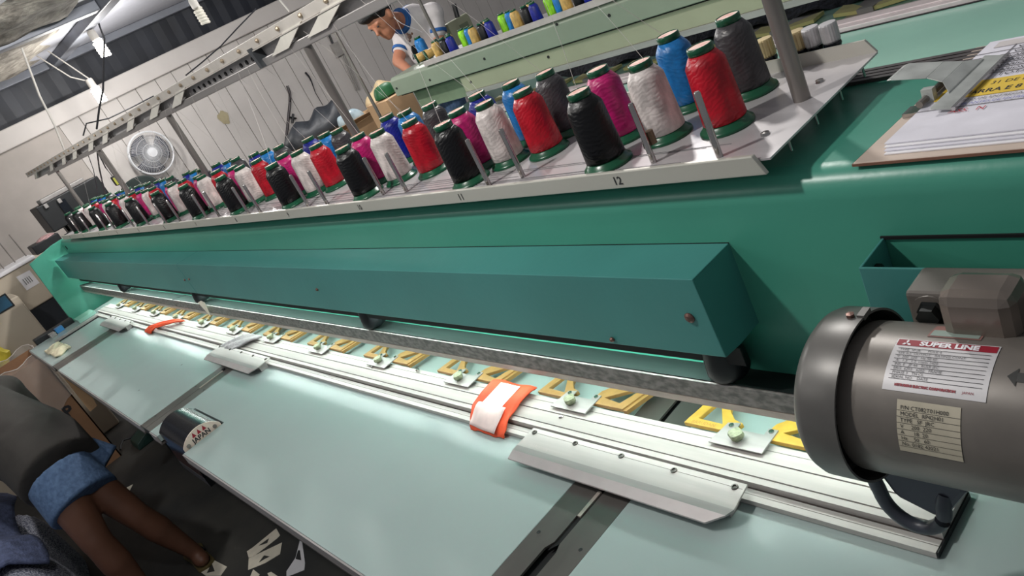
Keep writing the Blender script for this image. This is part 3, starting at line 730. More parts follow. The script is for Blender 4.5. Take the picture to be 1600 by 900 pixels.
xa, ta = facing((1404, 624)); xb_, tb = facing((1504, 637)); xc, tc_ = facing((1405, 700)); xd, td = facing((1505, 724))
l2 = patch((xa + xc) / 2, (xb_ + xd) / 2, (ta + tb) / 2, (tc_ + td) / 2, mat('label_cream', (196, 188, 168), .45, .1, scale=60), 'type_plate', MO)
x2 = (xa + xc) / 2; t2 = (ta + tb) / 2; w2 = (xb_ + xd) / 2 - x2; h2 = (t2 - (tc_ + td) / 2) * mr
mb = MB()
for k, s in enumerate(('P/N CT082T01H000', 'MODEL  RP42H01', 'TYPE   SF  JRC', 'V     200  220', 'A      18  20', 'Hz    50   60', 'No. 0182 43021')):
    text_mb(mb, s, .0048, onlab(x2 + .003, t2 - (.17 + .115 * k) * h2 / mr, mr + .0010), sx=.95)
    g = onlab(x2, t2 - (.19 + .115 * k) * h2 / mr, mr + .0009); mb.add([g(0, 0), g(w2, 0), g(w2, -.0003), g(0, -.0003)], [(0, 1, 2, 3)])
mb.build('lettering', INK, l2)
xa, ta = facing((1463, 509)); xb_, tb = facing((1548, 517)); xc, tc_ = facing((1453, 526)); xd, td = facing((1531, 533))
l3 = patch((xa + xc) / 2, (xb_ + xd) / 2, (ta + tb) / 2, (tc_ + td) / 2, mat('label_faded_red', (150, 110, 104), .5), 'sticker', MO)
patch((xa + xc) / 2 + .002, (xb_ + xd) / 2 - .002, (tc_ + td) / 2 + .16, (tc_ + td) / 2 + .02, mat('label_mint', (150, 166, 158), .5), 'sticker_band', l3, mr + .0008)
# dark arrow on the body
xa, ta = facing((1592, 590)); g = onlab(xa, ta, mr + .0006)
MB().add([g(-.008, 0), g(-.001, .008), g(-.001, .004), g(.01, .004), g(.01, -.004), g(-.001, -.004), g(-.001, -.008)], [(0, 6, 5, 4, 3, 2, 1)]).build('direction_arrow', mat('dark_arrow', (58, 58, 56), .5), MO)
# mounting foot plate, bolt and capacitor box between body and bracket
MB().box(-.338, .16, .602, .6475, 1.06, 1.168).build('mounting_foot', MOTOR, MO, bevel=.004)
MB().lathe([(.0135, 0), (.0135, -.003), (.011, -.004), (.0105, -.013), (0, -.0135)], (-.316, .602, 1.148), 'y', 6).build('mounting_bolt', mat('dark_bolt', (40, 44, 44)), MO)
MB().lathe([(.018, 0), (.018, -.002), (0, -.002)], (-.316, .602, 1.148), 'y', 24).build('washer', MOTOR, MO)
MB().box(-.292, -.232, .56, .604, 1.145, 1.196).build('terminal_box', mat('terminal_box_grey', (134, 124, 116), .25, .5), MO, bevel=.011)
# lower gear housing and cable sleeve
MB().prism([(-.372, 1.03), (-.285, 1.04), (-.296, .985), (-.322, .945), (-.332, .941), (-.368, .958), (-.380, .990)], 'y', .535, .59).build('lower_housing', mat('blue_grey_casting', (70, 72, 84), .35, .3), MO, bevel=.006)
mb = MB(); pts = []
for k in range(17):
    a = math.radians(180 + 180 * k / 16); pts.append((-.352 + .031 * math.cos(a), .535, .962 + .040 * math.sin(a)))
pts = [(-.388, .535, 1.0)] + pts + [(-.318, .54, .975)]
mb.tube(pts, .0075, 12).build('cable_sleeve', mat('cable_sleeve_grey', (58, 62, 72), .4), MO, smooth=True)

# ------------------------------------------------------------------ clipboard on the beam
CB = thing('clipboard', (-.24, .86, 1.2455), 'brown hardboard clipboard with papers on the teal beam', 'clipboard')
zc = 1.2485
ca = Vector((-.418, .718, 0)); cb_ = Vector((-.392, 1.004, 0)); ux = Vector((1, -.012, 0)).normalized(); uy = (cb_ - ca).normalized(); LEN = .36
def C2(u, v, z=0): return ca + ux * u + uy * v + Vector((0, 0, zc + z))
def quadslab(mb, u0, u1, v0, v1, z0, z1, r=0):
    a = [C2(u0, v0, z0), C2(u1, v0, z0), C2(u1, v1, z0), C2(u0, v1, z0)]; b = [C2(u0, v0, z1), C2(u1, v0, z1), C2(u1, v1, z1), C2(u0, v1, z1)]
    return mb.hexa(a, b)
quadslab(MB(), 0, LEN, 0, .286, -.003, .0008).build('board', mat('hardboard', (204, 186, 172), .6), CB, bevel=.002)
quadslab(MB(), -.0004, LEN, -.0004, .2864, -.0031, -.0002).build('board_edge', mat('hardboard_edge', (132, 92, 74), .7), CB)
for k in range(4):
    quadslab(MB(), .028 - .002 * k, LEN + .02, .012 + .005 * k, .276, .001 + .0016 * k, .0022 + .0016 * k).build('paper_sheet', WHITE if k % 2 == 0 else mat('lilac_shadow_paper', (226, 224, 234), .7), CB)
pz = .0078
def ptxt(s, size, u, v, m, sx=1, bold=0):
    mb = MB(); text_mb(mb, s, size, lambda a, b: C2(u + a, v + b, pz + .0003), sx=sx, bold=bold); mb.build('lettering', m, CB)
def pbar(u0, u1, v0, v1, m, nm, dz=0):
    quadslab(MB(), u0, u1, v0, v1, pz - .0004, pz + .0001 + dz).build(nm, m, CB)
pbar(.035, LEN, .252, .268, mat('pale_grey_band', (206, 200, 200), .7), 'header_band'); ptxt('PEDIDO', .0135, .1, .2545, REDINK, 1.1, .0003)
for k in range(6):
    v = .240 - .0125 * k; pbar(.02, LEN, v - .0025, v - .0021, INKG, 'ruled_line', .0001)
    ptxt('VARIOS', .0085, .064, v, INK, 1.0, .0001); ptxt('AMARELO', .0075, .150, v, INKG)
for u in (.058, .128, .144): pbar(u, u + .0006, .172, .252, INKG, 'ruled_line', .0001)
ptxt('TOTAL DE PECAS', .011, .072, .165, INK)
pbar(.03, LEN, .118, .158, YINK, 'yellow_band'); ptxt('31 DE NOVEMBRO', .0105, .075, .143, INK); ptxt('NA BARRA E 8 CM DA LATERAL', .0125, .035, .124, INK, .95, .0002)
ptxt('PEDIDO DE ENTREGA', .007, .05, .108, INKG); ptxt('CONFERIR ANTES DE ENTREGAR', .0065, .04, .099, BLUEINK)
pbar(.02, LEN, .0955, .0961, INKG, 'ruled_line'); ptxt('ASS.  N', .011, .06, .082, REDINK)
# spring clip
cl = MB()
def CP(u, v, z): return tuple(C2(u, v, z))
# the clip: bar pressing the papers and a tongue over the board edge
v0, v1 = .085, .215
cl.hexa([C2(.042, v0, .013), C2(.066, v0, .009), C2(.066, v1, .009), C2(.042, v1, .013)], [C2(.042, v0, .0145), C2(.066, v0, .0105), C2(.066, v1, .0105), C2(.042, v1, .0145)])
vc = (v0 + v1) / 2
vt = vc + .012
for (ua, wa, za), (ub, wb, zb2) in (((-.028, .019, .030), (-.022, .022, .031)), ((-.022, .022, .031), (.016, .021, .026)), ((.016, .021, .026), (.034, .026, .0205)), ((.034, .026, .0205), (.046, .042, .0135))):
    cl.hexa([C2(ua, vt - wa, za), C2(ub, vt - wb, zb2), C2(ub, vt + wb, zb2), C2(ua, vt + wa, za)], [C2(ua, vt - wa, za + .0015), C2(ub, vt - wb, zb2 + .0015), C2(ub, vt + wb, zb2 + .0015), C2(ua, vt + wa, za + .0015)])
clo = cl.build('spring_clip', mat('worn_nickel', (206, 210, 206), .3, .3, scale=30, var=.15), CB, bevel=.002)
mb = MB(); quadslab(mb, .063, .067, v0, v1, .0085, .0125); mb.build('clip_rim', CHROME, clo)
for va in (vc - .03, vc + .022): quadslab(MB(), .018, .03, va, va + .008, .001, .022).build('clip_hinge', mat('worn_nickel', (176, 180, 176)), clo)
mb = MB(); mb.cyl(C2(.022, vc - .045, .012), C2(.022, vc + .04, .012), .004, n=10); mb.build('clip_spring', STEEL, clo)
mb = MB(); quadslab(mb, .004, .03, vc - .05, vc - .03, .001, .0055); mb.build('clip_foot', CHROME, clo)

# ------------------------------------------------------------------ second machine
Y2 = 2.68
M2 = thing('embroidery_machine', (-1.5, 2.95, FLOOR), 'sage green older embroidery machine body standing behind the teal one', 'machine')
XL2 = -4.33; XR2 = 1.2
MB().prism([(Y2, 1.06), (Y2, 1.158), (Y2 + .02, 1.176), (Y2 + .34, 1.176), (Y2 + .34, 1.06)], 'x', XL2, XR2).build('upper_cover', SAGE, M2, bevel=.004)
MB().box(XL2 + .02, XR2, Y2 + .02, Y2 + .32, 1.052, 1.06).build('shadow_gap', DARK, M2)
MB().box(-3.67, XR2, Y2 + .015, Y2 + .3, .965, 1.052).build('lower_panel', SAGE2, M2, bevel=.003)
MB().box(XL2 + .1, -3.67, Y2 + .06, Y2 + .3, .93, 1.052).build('arm_casting', mat('grey_green_casting', (112, 128, 104), .5), M2)
MB().box(-3.67, XR2, Y2 + .01, Y2 + .3, .94, .965).build('grey_edge', ALUD, M2)
MB().box(XL2 + .05, XR2, Y2 + .1, Y2 + .5, FLOOR, .785).build('base_cabinet', SAGE, M2)
for px in ((672, 64 + 61), (757, 92), (952, 24), (733, 130), (854, 91), (870, 38)):
    p = on('y', Y2, *px); MB().lathe([(.008, 0), (.007, -.004), (0, -.004)], (p.x, Y2 if p.z > 1.058 else Y2 + .015, p.z), 'y', 10).build('screw', DARK, M2)
p = on('y', Y2, 620, 138); MB().lathe([(.008, 0), (.007, -.004), (0, -.004)], (p.x, Y2, p.z), 'y', 10).build('screw', DARK, M2)
TR2 = thing('spool_tray', (-1.4, 2.85, 1.176), 'grey spool tray on the sage green machine', 'tray')
MB().box(-3.9, XR2, Y2 + .005, Y2 + .3, 1.1765, 1.182).build('tray_plate', TRAYM, TR2)
MB().box(-3.9, XR2, Y2 - .002, Y2 + .004, 1.1765, 1.206).build('front_lip', mat('pinkish_lip', (188, 178, 176), .45, .2), TR2)
seq = ['gold', 'gold', 'black', 'royal', 'lime', 'blue']
k = 0
for hh in range(6):
    x = -3.78 + hh * .36
    for j, (c, dx, dy) in enumerate((('teal', -.05, .09), ('gold', .0, .045), ('gold', .06, .11), ('black', .08, .045), ('royal', .145, .045), ('lime', .20, .10), ('blue', .27, .09))):
        if c == 'teal' and hh not in (0, 3): continue
        cone(x + dx, Y2 + dy, 1.182, c, f'{dict(gold="pale gold", lime="neon lime", royal="dark blue", blue="turquoise", black="dull black", teal="bottle green")[c]} cone on sage tray, {("front" if dy < .06 else "rear")} row, {ORD[12 - hh]} group from the standing worker', 'thread cones on the sage machine tray', .96)
# cones lying on the end of that machine
for q, (px, rz) in enumerate((((652, 96), .5), ((664, 88), .7))):
    p = on('y', Y2 + .16, *px)
    cone(p.x, p.y, 1.176 + .035, 'gold', ['pale gold thread cone lying on its side by the worker', 'pale gold thread cone lying behind the other fallen one'][q], 'fallen gold cones', .95, rot=(math.pi / 2 * .98, 0, 2.0 + rz))
p = on('y', 2.93, 664, 84); cone(p.x, 2.93, 1.178, 'blue', 'bright blue thread cone standing in front of the worker', 'single cone by worker', 1.3)
# work table of the second machine
TB2 = thing('machine_table', (-1, 2.3, FLOOR), 'mint work table of the sage green machine', 'table')
MB().box(-4.2, XR2, 1.6, 3.4, .79, .815).build('table_top', TABLE2, TB2, bevel=.003)
for x in (-4, -2, 0): MB().box(x, x + .05, 1.75, 1.8, FLOOR, .79).build('leg', BLACK, TB2)
for px0, px1 in (((1242, 40), (1282, 14)), ((1350, 18), (1378, 0)), ((1165, 65), (1175, 50))):
    p = on('z', .815, *px0); MB().box(p.x - .06, p.x + .05, 2.76, 3.35, .8155, .818).build('joint_strip', ALUD, TB2)
RL2 = thing('pantograph_rail', (-1.2, 2.69, .8155), 'pinkish white pantograph rail on the mint table', 'rail')
for a, b, z in ((2.655, 2.69, .832), (2.693, 2.755, .836)):
    MB().box(-4.1, XR2, a, b, .8155, z).build('extrusion', mat('pinkish_aluminium', (216, 204, 206), .4, .3), RL2, bevel=.002)
MB().box(-4.1, XR2, 2.645, 2.655, .8155, .818).build('groove', DARK, RL2)
for k in range(10):
    x = -3.6 + k * .36
    t = thing('hoop_bracket', (x, 2.8, .8155), f'pale yellow hoop bracket on the mint table, {ORD[12 - k]} from the standing worker', 'hoop bracket', 'pale yellow hoop brackets')
    MB().prism([(x - .13, 2.86), (x - .02, 2.83), (x - .02, 2.87), (x - .08, 2.93), (x - .13, 2.95)], 'z', .8185, .832).build('left_arm', mat('pale_yellow_bracket', (214, 206, 140), .5), t)
    MB().prism([(x + .04, 2.83), (x + .15, 2.86), (x + .15, 2.95), (x + .11, 2.93), (x + .04, 2.87)], 'z', .8185, .832).build('right_arm', mat('pale_yellow_bracket', (214, 206, 140)), t)
    MB().box(x - .02, x + .04, 2.82, 2.85, .8185, .836).build('clamp_plate', ALUD, t)
mb = MB(); mb.grid(lambda u, v: (-3.3 + 3.6 * u, 3.0 + .3 * v, .822 + .10 * math.sin(math.pi * v) * (.65 + .35 * math.sin(17 * u) * math.sin(41 * u + 3 * v)) + .012 * math.sin(90 * u + 7 * v)), 160, 12)
mb.build('fabric_scraps', NAVYF, None, smooth=True, label='dark navy fabric scraps heaped along the sage machine', cat='fabric', kind='stuff')
cbx = thing('control_box', on('x', -4.6, 722, 45), 'pale green control box tilted behind the gold cones', 'control box')
p = ORG[cbx.name]
MB().box(p.x - .06, p.x, p.y - .10, p.y + .11, p.z - .15, p.z + .08).build('case', SAGE2, cbx, bevel=.008)
MB().box(p.x - .002, p.x + .004, p.y - .01, p.y + .07, p.z - .07, p.z + .03).build('screen', mat('dull_screen', (110, 118, 96), .4), cbx)
MB().box(p.x - .05, p.x - .01, p.y - .01, p.y + .01, p.z - .5, p.z - .15).build('stand', STEEL, cbx)
MB().cyl((p.x - .03, p.y + .03, p.z + .08), (p.x - .03, p.y + .05, p.z + .17), .018, n=10).build('knob', BLACK, cbx)

# ------------------------------------------------------------------ worker at the second machine
mx = -4.62
WK = thing('person', (-4.75, 3.3, FLOOR), 'worker in white polo with blue collar bending over the sage machine', 'person')
def px3(u, v, x=mx): return on('x', x, u, v)
head = px3(596, 30); chin = px3(612, 58); neck = px3(630, 34, mx - .05); chest = px3(648, 60, mx - .1); shN = px3(672, 18, mx + .06); shF = px3(630, 55, mx - .30)
hd = (chin - head).normalized()
face = Vector((.18, -.72, -.45)).normalized()
upv = Vector((.05, -.50, .86)).normalized(); upv = (upv - face * upv.dot(face)).normalized(); lf = upv.cross(face).normalized()
HC = Vector((mx, 3.02, 1.518)); hs = 1.13
Rm = Matrix((lf, -face, upv)).transposed()
def HP(l, f, u): return HC + (lf * l + face * f + upv * u) * hs
body = [('b', HC, tuple(hs * q for q in (.074, .092, .108)), Rm), ('b', HP(0, .03, -.06), tuple(hs * q for q in (.055, .062, .062)), Rm), ('c', HP(0, .088, .0), HP(0, .108, -.028), .011, .014), ('b', HP(0, .072, -.068), tuple(hs * q for q in (.026, .014, .011)), Rm), ('b', HP(0, .062, -.098), tuple(hs * q for q in (.03, .025, .02)), Rm),
        ('b', HP(.03, .075, .018), tuple(hs * q for q in (.022, .016, .008)), Rm), ('b', HP(-.03, .075, .018), tuple(hs * q for q in (.022, .016, .008)), Rm),
        ('b', HP(.083, -.006, -.016), tuple(hs * q for q in (.013, .024, .036)), Rm), ('b', HP(-.083, -.006, -.016), tuple(hs * q for q in (.013, .024, .036)), Rm)]
NB = px3(640, 34, mx - .06); body += [('c', HP(0, -.03, -.06), NB, .055, .062)]
SN = px3(676, 22, mx + .03); SF = px3(630, 60, mx - .16); PV = px3(672, 125, mx - .2)
EN = px3(688, 72, mx + .05); HN = px3(662, 100, mx + .08); EF = px3(622, 96, mx - .12); HF = px3(642, 112, mx + .02)
body += [('c', NB, SN, .06, .062), ('c', NB, SF, .06, .062), ('c', NB, PV, .09, .12), ('c', SN, EN, .052, .042), ('c', EN, HN, .04, .028), ('c', SF, EF, .05, .042), ('c', EF, HF, .04, .028)]
def hand(c, d, side):
    d = Vector(d).normalized(); s = Vector(side).normalized(); out = [('b', c + d * .035, (.034, .02, .042), Matrix((s, d.cross(s), d)).transposed())]
    for k in range(4):
        q = c + d * .07 + s * (-.03 + .02 * k); L_ = (.05, .06, .062, .048)[k]; dn = Vector((0, 0, -1))
        m_ = q + d * L_ * .6; out += [('c', q, m_, .0095, .009), ('c', m_, m_ + (d * .5 + dn * .8).normalized() * L_ * .5, .009, .0075)]
    q = c + d * .02 - s * .035; out.append(('c', q, q + (d * .8 - s * .7).normalized() * .05, .011, .009)); return out
body += hand(HN, (-.1, -.95, -.25), (1, 0, 0)) + hand(HF, (.5, -.8, -.2), (.8, .5, 0))
LGL = [Vector((mx - .2, 3.42, .9)), Vector((mx - .2, 3.36, .42)), Vector((mx - .2, 3.44, FLOOR + .06))]; LGR = [Vector((mx - .42, 3.52, .9)), Vector((mx - .42, 3.46, .42)), Vector((mx - .42, 3.54, FLOOR + .06))]
for Lg in (LGL, LGR): body += [('c', Lg[0], Lg[1], .085, .06), ('c', Lg[1], Lg[2], .056, .04), ('c', Lg[2], Lg[2] + Vector((.03, -.17, -.02)), .035, .03)]
bo = blob('body', SKIN, WK, body, .009, 4)
shirt = [('c', NB + Vector((.01, .03, -.02)), PV + Vector((0, 0, .0)), .125, .15), ('c', NB + Vector((.02, .04, -.02)), SN, .085, .082), ('c', NB + Vector((-.03, 0, -.03)), SF, .085, .08), ('c', SN, SN.lerp(EN, .52), .074, .066), ('c', SF, SF.lerp(EF, .5), .064, .056),
         ('c', SN.lerp(SF, .5) + Vector((-.03, .02, -.05)), PV, .15, .16)]
so = blob('polo_shirt', POLO, WK, shirt, .012, 5)
for A, B_, r in ((SN.lerp(EN, .50), SN.lerp(EN, .60), .071), (SF.lerp(EF, .48), SF.lerp(EF, .58), .060)):
    MB().cyl(A, B_, r, r * .97, 22).build('sleeve_band', POLOB, WK, smooth=True)
cdir = (NB - HP(0, -.02, -.05)).normalized()
MB().lathe([(.086, -.045), (.078, -.03), (.098, .035), (.112, .05), (.106, .052), (.08, .02)], (0, 0, 0), 'z', 28).build('collar', POLOB, None, smooth=True)
cobj = bpy.data.objects['collar']; cobj.parent = WK
q = cdir.to_track_quat('Z', 'Y'); cobj.rotation_mode = 'QUATERNION'; cobj.rotation_quaternion = q; cobj.location = NB + cdir * -.055 - ORG[WK.name]
hair = [('b', HP(0, -.024, .036), tuple(hs * q for q in (.088, .100, .104)), Rm), ('b', HP(0, .045, .082), tuple(hs * q for q in (.074, .058, .046)), Rm), ('b', HP(0, .082, .085), tuple(hs * q for q in (.05, .026, .024)), Rm), ('b', HP(.05, .02, .06), tuple(hs * q for q in (.036, .05, .036)), Rm)]
ho = blob('hair', HAIR, WK, hair, .007, 1)
for l in (.03, -.03): MB().ball(HP(l, .086, .004), .010, .006, .004, Rm).build('eye', INK, WK)
tro = []
for Lg in (LGL, LGR): tro += [('c', Lg[0] + Vector((0, 0, .02)), Lg[1], .10, .075), ('c', Lg[1], Lg[2] + Vector((0, 0, .04)), .072, .06)]
tro.append(('b', PV + Vector((-.02, 0, -.02)), (.17, .13, .12)))
blob('trousers', DENIM, WK, tro, .015, 4)
# chest emblem, pocket and earphone wire
pe = px3(640, 57, mx + .12)
cr = MB()
ec = NB.lerp(PV, .3) + Vector((.21, -.10, .02))
for k, (dx, dz, r) in enumerate(((0, 0, .018), (.014, .014, .009), (-.014, .012, .009), (0, -.02, .010))):
    cr.ball(px3(640 + 260 * dx, 57 - 320 * dz, mx + .155), .004, r, r)
cr.build('crest', mat('navy_crest', (70, 70, 84), .7, col2=(150, 110, 80), scale=120), WK)
mb = MB(); a, b = HP(.086, 0, -.02), NB + Vector((.16, -.06, -.09)); mb.tube([a.lerp(b, k / 6) + Vector((0, -.01 * math.sin(k), -.02 * math.sin(math.pi * k / 6))) for k in range(7)], .0022, 6); mb.build('earphone_wire', WHITE, WK)
ph = thing('phone', px3(650, 82, mx + .14), 'dark flat phone in front of the worker shirt', 'phone'); p = ORG[ph.name]
MB().hexa([p + Vector((0, -.05, -.03)), p + Vector((.0, .07, -.06)), p + Vector((.012, .07, -.06)), p + Vector((.012, -.05, -.03))], [p + Vector((0, -.02, .05)), p + Vector((0, .04, .045)), p + Vector((.012, .04, .045)), p + Vector((.012, -.02, .05))]).build('case', BLACK, ph, bevel=.003)

# ------------------------------------------------------------------ worker bending over at the table edge
P2 = thing('person', (-3.45, -.0, FLOOR), 'person in dark grey shirt and denim shorts bending beside the table', 'person')
def q3(u, v, x): return on('x', x, u, v)
FR = Vector((-3.46, .145, FLOOR + .07)); KR = q3(214, 806, -3.44); HR = q3(128, 746, -3.5)
FL = Vector((-3.36, -.09, FLOOR + .07)); KL = q3(152, 847, -3.38); HL = q3(102, 776, -3.44)
WA = q3(60, 700, -3.72); SH = q3(-60, 650, -4.15)
bd2 = [('c', HR, KR, .078, .056), ('c', KR, KR.lerp(FR, .35), .054, .058), ('c', KR.lerp(FR, .35), FR, .056, .034), ('c', HL, KL, .080, .058), ('c', KL, KL.lerp(FL, .35), .056, .060), ('c', KL.lerp(FL, .35), FL, .058, .035)]
for F_ in (FR, FL):
    bd2 += [('b', F_ + Vector((.02, 0, -.03)), (.05, .036, .035)), ('c', F_ + Vector((0, 0, -.04)), F_ + Vector((-.15, .0, -.048)), .036, .026)]
    for k in range(5): bd2.append(('c', F_ + Vector((-.15, -.03 + .015 * k, -.052)), F_ + Vector((-.19 + .008 * abs(k - 1), -.034 + .017 * k, -.056)), .011, .009))
bd2 += [('c', q3(140, 700, -3.62), q3(186, 738, -3.58), .055, .05)] if False else []
bd2 += [('c', HR.lerp(HL, .5), WA, .08, .12), ('c', WA, SH, .13, .15), ('c', SH, SH + Vector((-.2, 0, -.02)), .07, .06), ('b', SH + Vector((-.32, 0, -.06)), (.11, .085, .11))]
for s in (-1, 1):
    a = SH + Vector((0, .18 * s, -.02)); e = a + Vector((-.20, .02 * s, -.12)); h_ = e + Vector((-.22, -.05 * s, -.02))
    bd2 += [('c', SH, a, .09, .06), ('c', a, e, .05, .042), ('c', e, h_, .04, .028)] + hand(h_, (-.9, 0, -.2), (0, 1, 0))
blob('body', SKIN2, P2, bd2, .011, 5)
sh2 = [('f', WA, q3(100, 742, -3.53), .172, .163), ('c', WA, SH, .17, .18)]
for s in (-1, 1): a = SH + Vector((0, .18 * s, -.02)); sh2 += [('c', SH, a, .12, .085), ('c', a, a + Vector((-.03, .02 * s, -.14)), .078, .07)]
blob('t_shirt', TSHIRT, P2, sh2, .014, 4)
HM = HR.lerp(HL, .5); hem = q3(134, 786, -3.44)
st2 = [('f', q3(92, 742, -3.54), hem, .13, .142), ('f', q3(118, 706, -3.62), q3(166, 726, -3.58), .075, .085)]
blob('denim_shorts', DENIM, P2, st2, .008, 2)
hr2 = [('b', SH + Vector((-.34, 0, -.04)), (.11, .09, .11))]; blob('hair', HAIR, P2, hr2, .012, 2)
for F_, s in ((FR, 1), (FL, -1)):
    sole = [(F_.x + .065, F_.y), (F_.x + .045, F_.y + .04), (F_.x - .06, F_.y + .04), (F_.x - .16, F_.y + .05), (F_.x - .215, F_.y + .02), (F_.x - .215, F_.y - .02), (F_.x - .16, F_.y - .045), (F_.x - .06, F_.y - .036), (F_.x + .045, F_.y - .04)]
    fo = MB().prism(sole, 'z', FLOOR, FLOOR + .014).build('flip_flop', mat('olive_flip_flop', (96, 84, 48), .7), P2, bevel=.003)
    MB().tube([(F_.x - .06, F_.y + .04, FLOOR + .02), (F_.x - .12, F_.y + .02, FLOOR + .055), (F_.x - .16, F_.y, FLOOR + .018)], .006).build('flip_flop_strap', BLACK, fo)

# heathered fabric pile at the floor corner
pc = Vector((-3.5, -.75, 0))
FP = thing('fabric_pile', (pc.x, pc.y, FLOOR), 'pile of heathered blue grey knit fabric beside the bending person', 'fabric')
mb = MB()
def pile(u, v):
    x = -4.6 + 2.1 * u; yv = -1.3 + 1.065 * v
    e = min(u * 2, (1 - u) * 2, (1 - v) * 3.2, v * 3, .5) / .5
    h = .56 * max(0, e) ** .35 + .03 * math.sin(14 * u + 5 * v) * e + .02 * math.sin(31 * v + 9 * u) * e
    return (x, yv + .015 * math.sin(16 * u), FLOOR + .004 + h * (1 - .12 * u))
mb.grid(pile, 90, 60); mb.build('knit_cloth', HEATHER, FP, smooth=True)
mb = MB(); mb.grid(lambda u, v: (-4.5 + 1.0 * u, -.62 + .34 * v + .03 * math.sin(9 * u), FLOOR + .585 - .05 * u + .02 * math.sin(13 * u + 4 * v) - .3 * max(0, v - .72)), 30, 22); mb.build('folded_edge', mat('slate_blue_cloth', (92, 102, 136), .9, var=.2, scale=40, bump=.4), FP, smooth=True, thick=.012)

# paper offcuts on the floor
def offcut(outer, holes, nm, m=CREAM):
    P = [on('z', FLOOR, *q) for q in outer]; Hs = [[on('z', FLOOR, *q) for q in h] for h in holes]
    c = sum(P, Vector()) / len(P)
    MB().prism([(q.x, q.y) for q in P], 'z', FLOOR + .0006, FLOOR + .002, holes=[[(q.x, q.y) for q in h] for h in Hs]).build('paper_offcut', m, None, label=nm, cat='paper', group='paper offcuts on the floor', off=(c.x, c.y, FLOOR))
offcut([(386, 862), (395, 856), (432, 826), (438, 837), (433, 842), (398, 869), (389, 872)], [[(404, 853), (421, 841), (418, 849), (409, 852)]], 'cream paper offcut with one slit, upper of the pair on the floor')
offcut([(389, 873), (399, 868), (441, 848), (438, 866), (415, 880), (388, 891)], [[(404, 880), (413, 868), (422, 870), (414, 874)]], 'cream paper offcut with dark notch, lower of the pair on the floor')
offcut([(469, 844), (472, 844), (477, 880), (476, 891), (448, 902), (448, 893), (462, 872)], [[(466, 860), (469, 860), (471, 876), (462, 874)]], 'white pointed paper offcut under the table edge', WHITE)
offcut([(330, 873), (355, 886), (345, 900), (322, 900), (312, 893)], [[(331, 880), (336, 893), (323, 896)]], 'cream paper offcut with triangle hole beside the flip-flop')
offcut([(191, 766), (208, 757), (199, 775), (192, 771)], [], 'tiny torn paper offcut near the denim shorts')
offcut([(396, 890), (406, 898), (402, 906), (390, 904)], [], 'small cream paper offcut at the picture edge below the pair')
offcut([(418, 896), (424, 894), (440, 904), (424, 908)], [], 'narrow cream paper offcut between the others')

# ------------------------------------------------------------------ far end: cabinets, carton, bins
XC = -6.6
c1 = thing('control_cabinet', (XC, .35, FLOOR), 'tall beige control cabinet with paper note behind the end panel', 'cabinet')
tl = on('x', XC, 47, 408); bl_ = on('x', XC, 45, 487)
MB().box(XC - .5, XC, -.3, 1.0, bl_.z, tl.z).build('upper_case', BEIGE, c1, bevel=.01)
MB().box(XC - .5, XC - .03, -.3, 1.0, FLOOR, bl_.z).build('dark_recess', mat('dark_blue_recess', (34, 40, 50), .6), c1)
p = [on('x', XC + .004, *q) for q in ((25, 433), (42, 454), (62, 442), (46, 422))]
MB().add([tuple(q) for q in p], [(0, 1, 2, 3)]).build('paper_note', WHITE, c1, thick=.001)
mb = MB()
for k in range(4):
    a = p[0].lerp(p[3], .25 + .15 * k); b = p[1].lerp(p[2], .25 + .15 * k); mb.tube([a.lerp(b, .3) + Vector((.002, 0, 0)), a.lerp(b, .7) + Vector((.002, 0, 0))], .0025, 4)
mb.build('note_lettering', INKG, c1)
tray = thing('wire_tray', on('x', XC + .05, 20, 418), 'white shelf tray with thin steel rods on the beige cabinet', 'tray')
p = ORG[tray.name]
tz = tl.z
MB().box(XC - .35, XC + .02, p.y - .32, p.y + .16, tz, tz + .03).build('shelf', WHITE, tray, bevel=.008)
for k in range(5): MB().cyl((XC - .2, p.y - .2 + .085 * k, tz + .03), (XC - .22, p.y - .2 + .085 * k, tz + .22), .005, n=8).build('rod', STEEL, tray)
XD = -6.12
c2 = thing('operator_cabinet', (XD, .15, FLOOR), 'beige operator cabinet with small blue display', 'cabinet')
a = on('x', XD, 27, 461); b = on('x', XD, 72, 540); cc = on('x', XD, 60, 510)
MB().box(XD - .4, XD, -.6, a.y, .5, a.z).build('upper_case', BEIGE, c2, bevel=.012)
MB().box(XD - .4, XD + .02, -.6, a.y + .0, FLOOR, .495).build('lower_case', BEIGE, c2, bevel=.012)
s0 = on('x', XD + .003, 0, 478); s1 = on('x', XD + .003, 12, 467)
MB().box(XD, XD + .006, s1.y - .12, s1.y, s1.z - .05, s1.z + .03).build('display', mat('blue_display', (48, 92, 120), .3), c2)
MB().box(XD + .001, XD + .005, s1.y - .13, s1.y + .01, s1.z - .06, s1.z + .04).build('bezel', BLACK, c2)
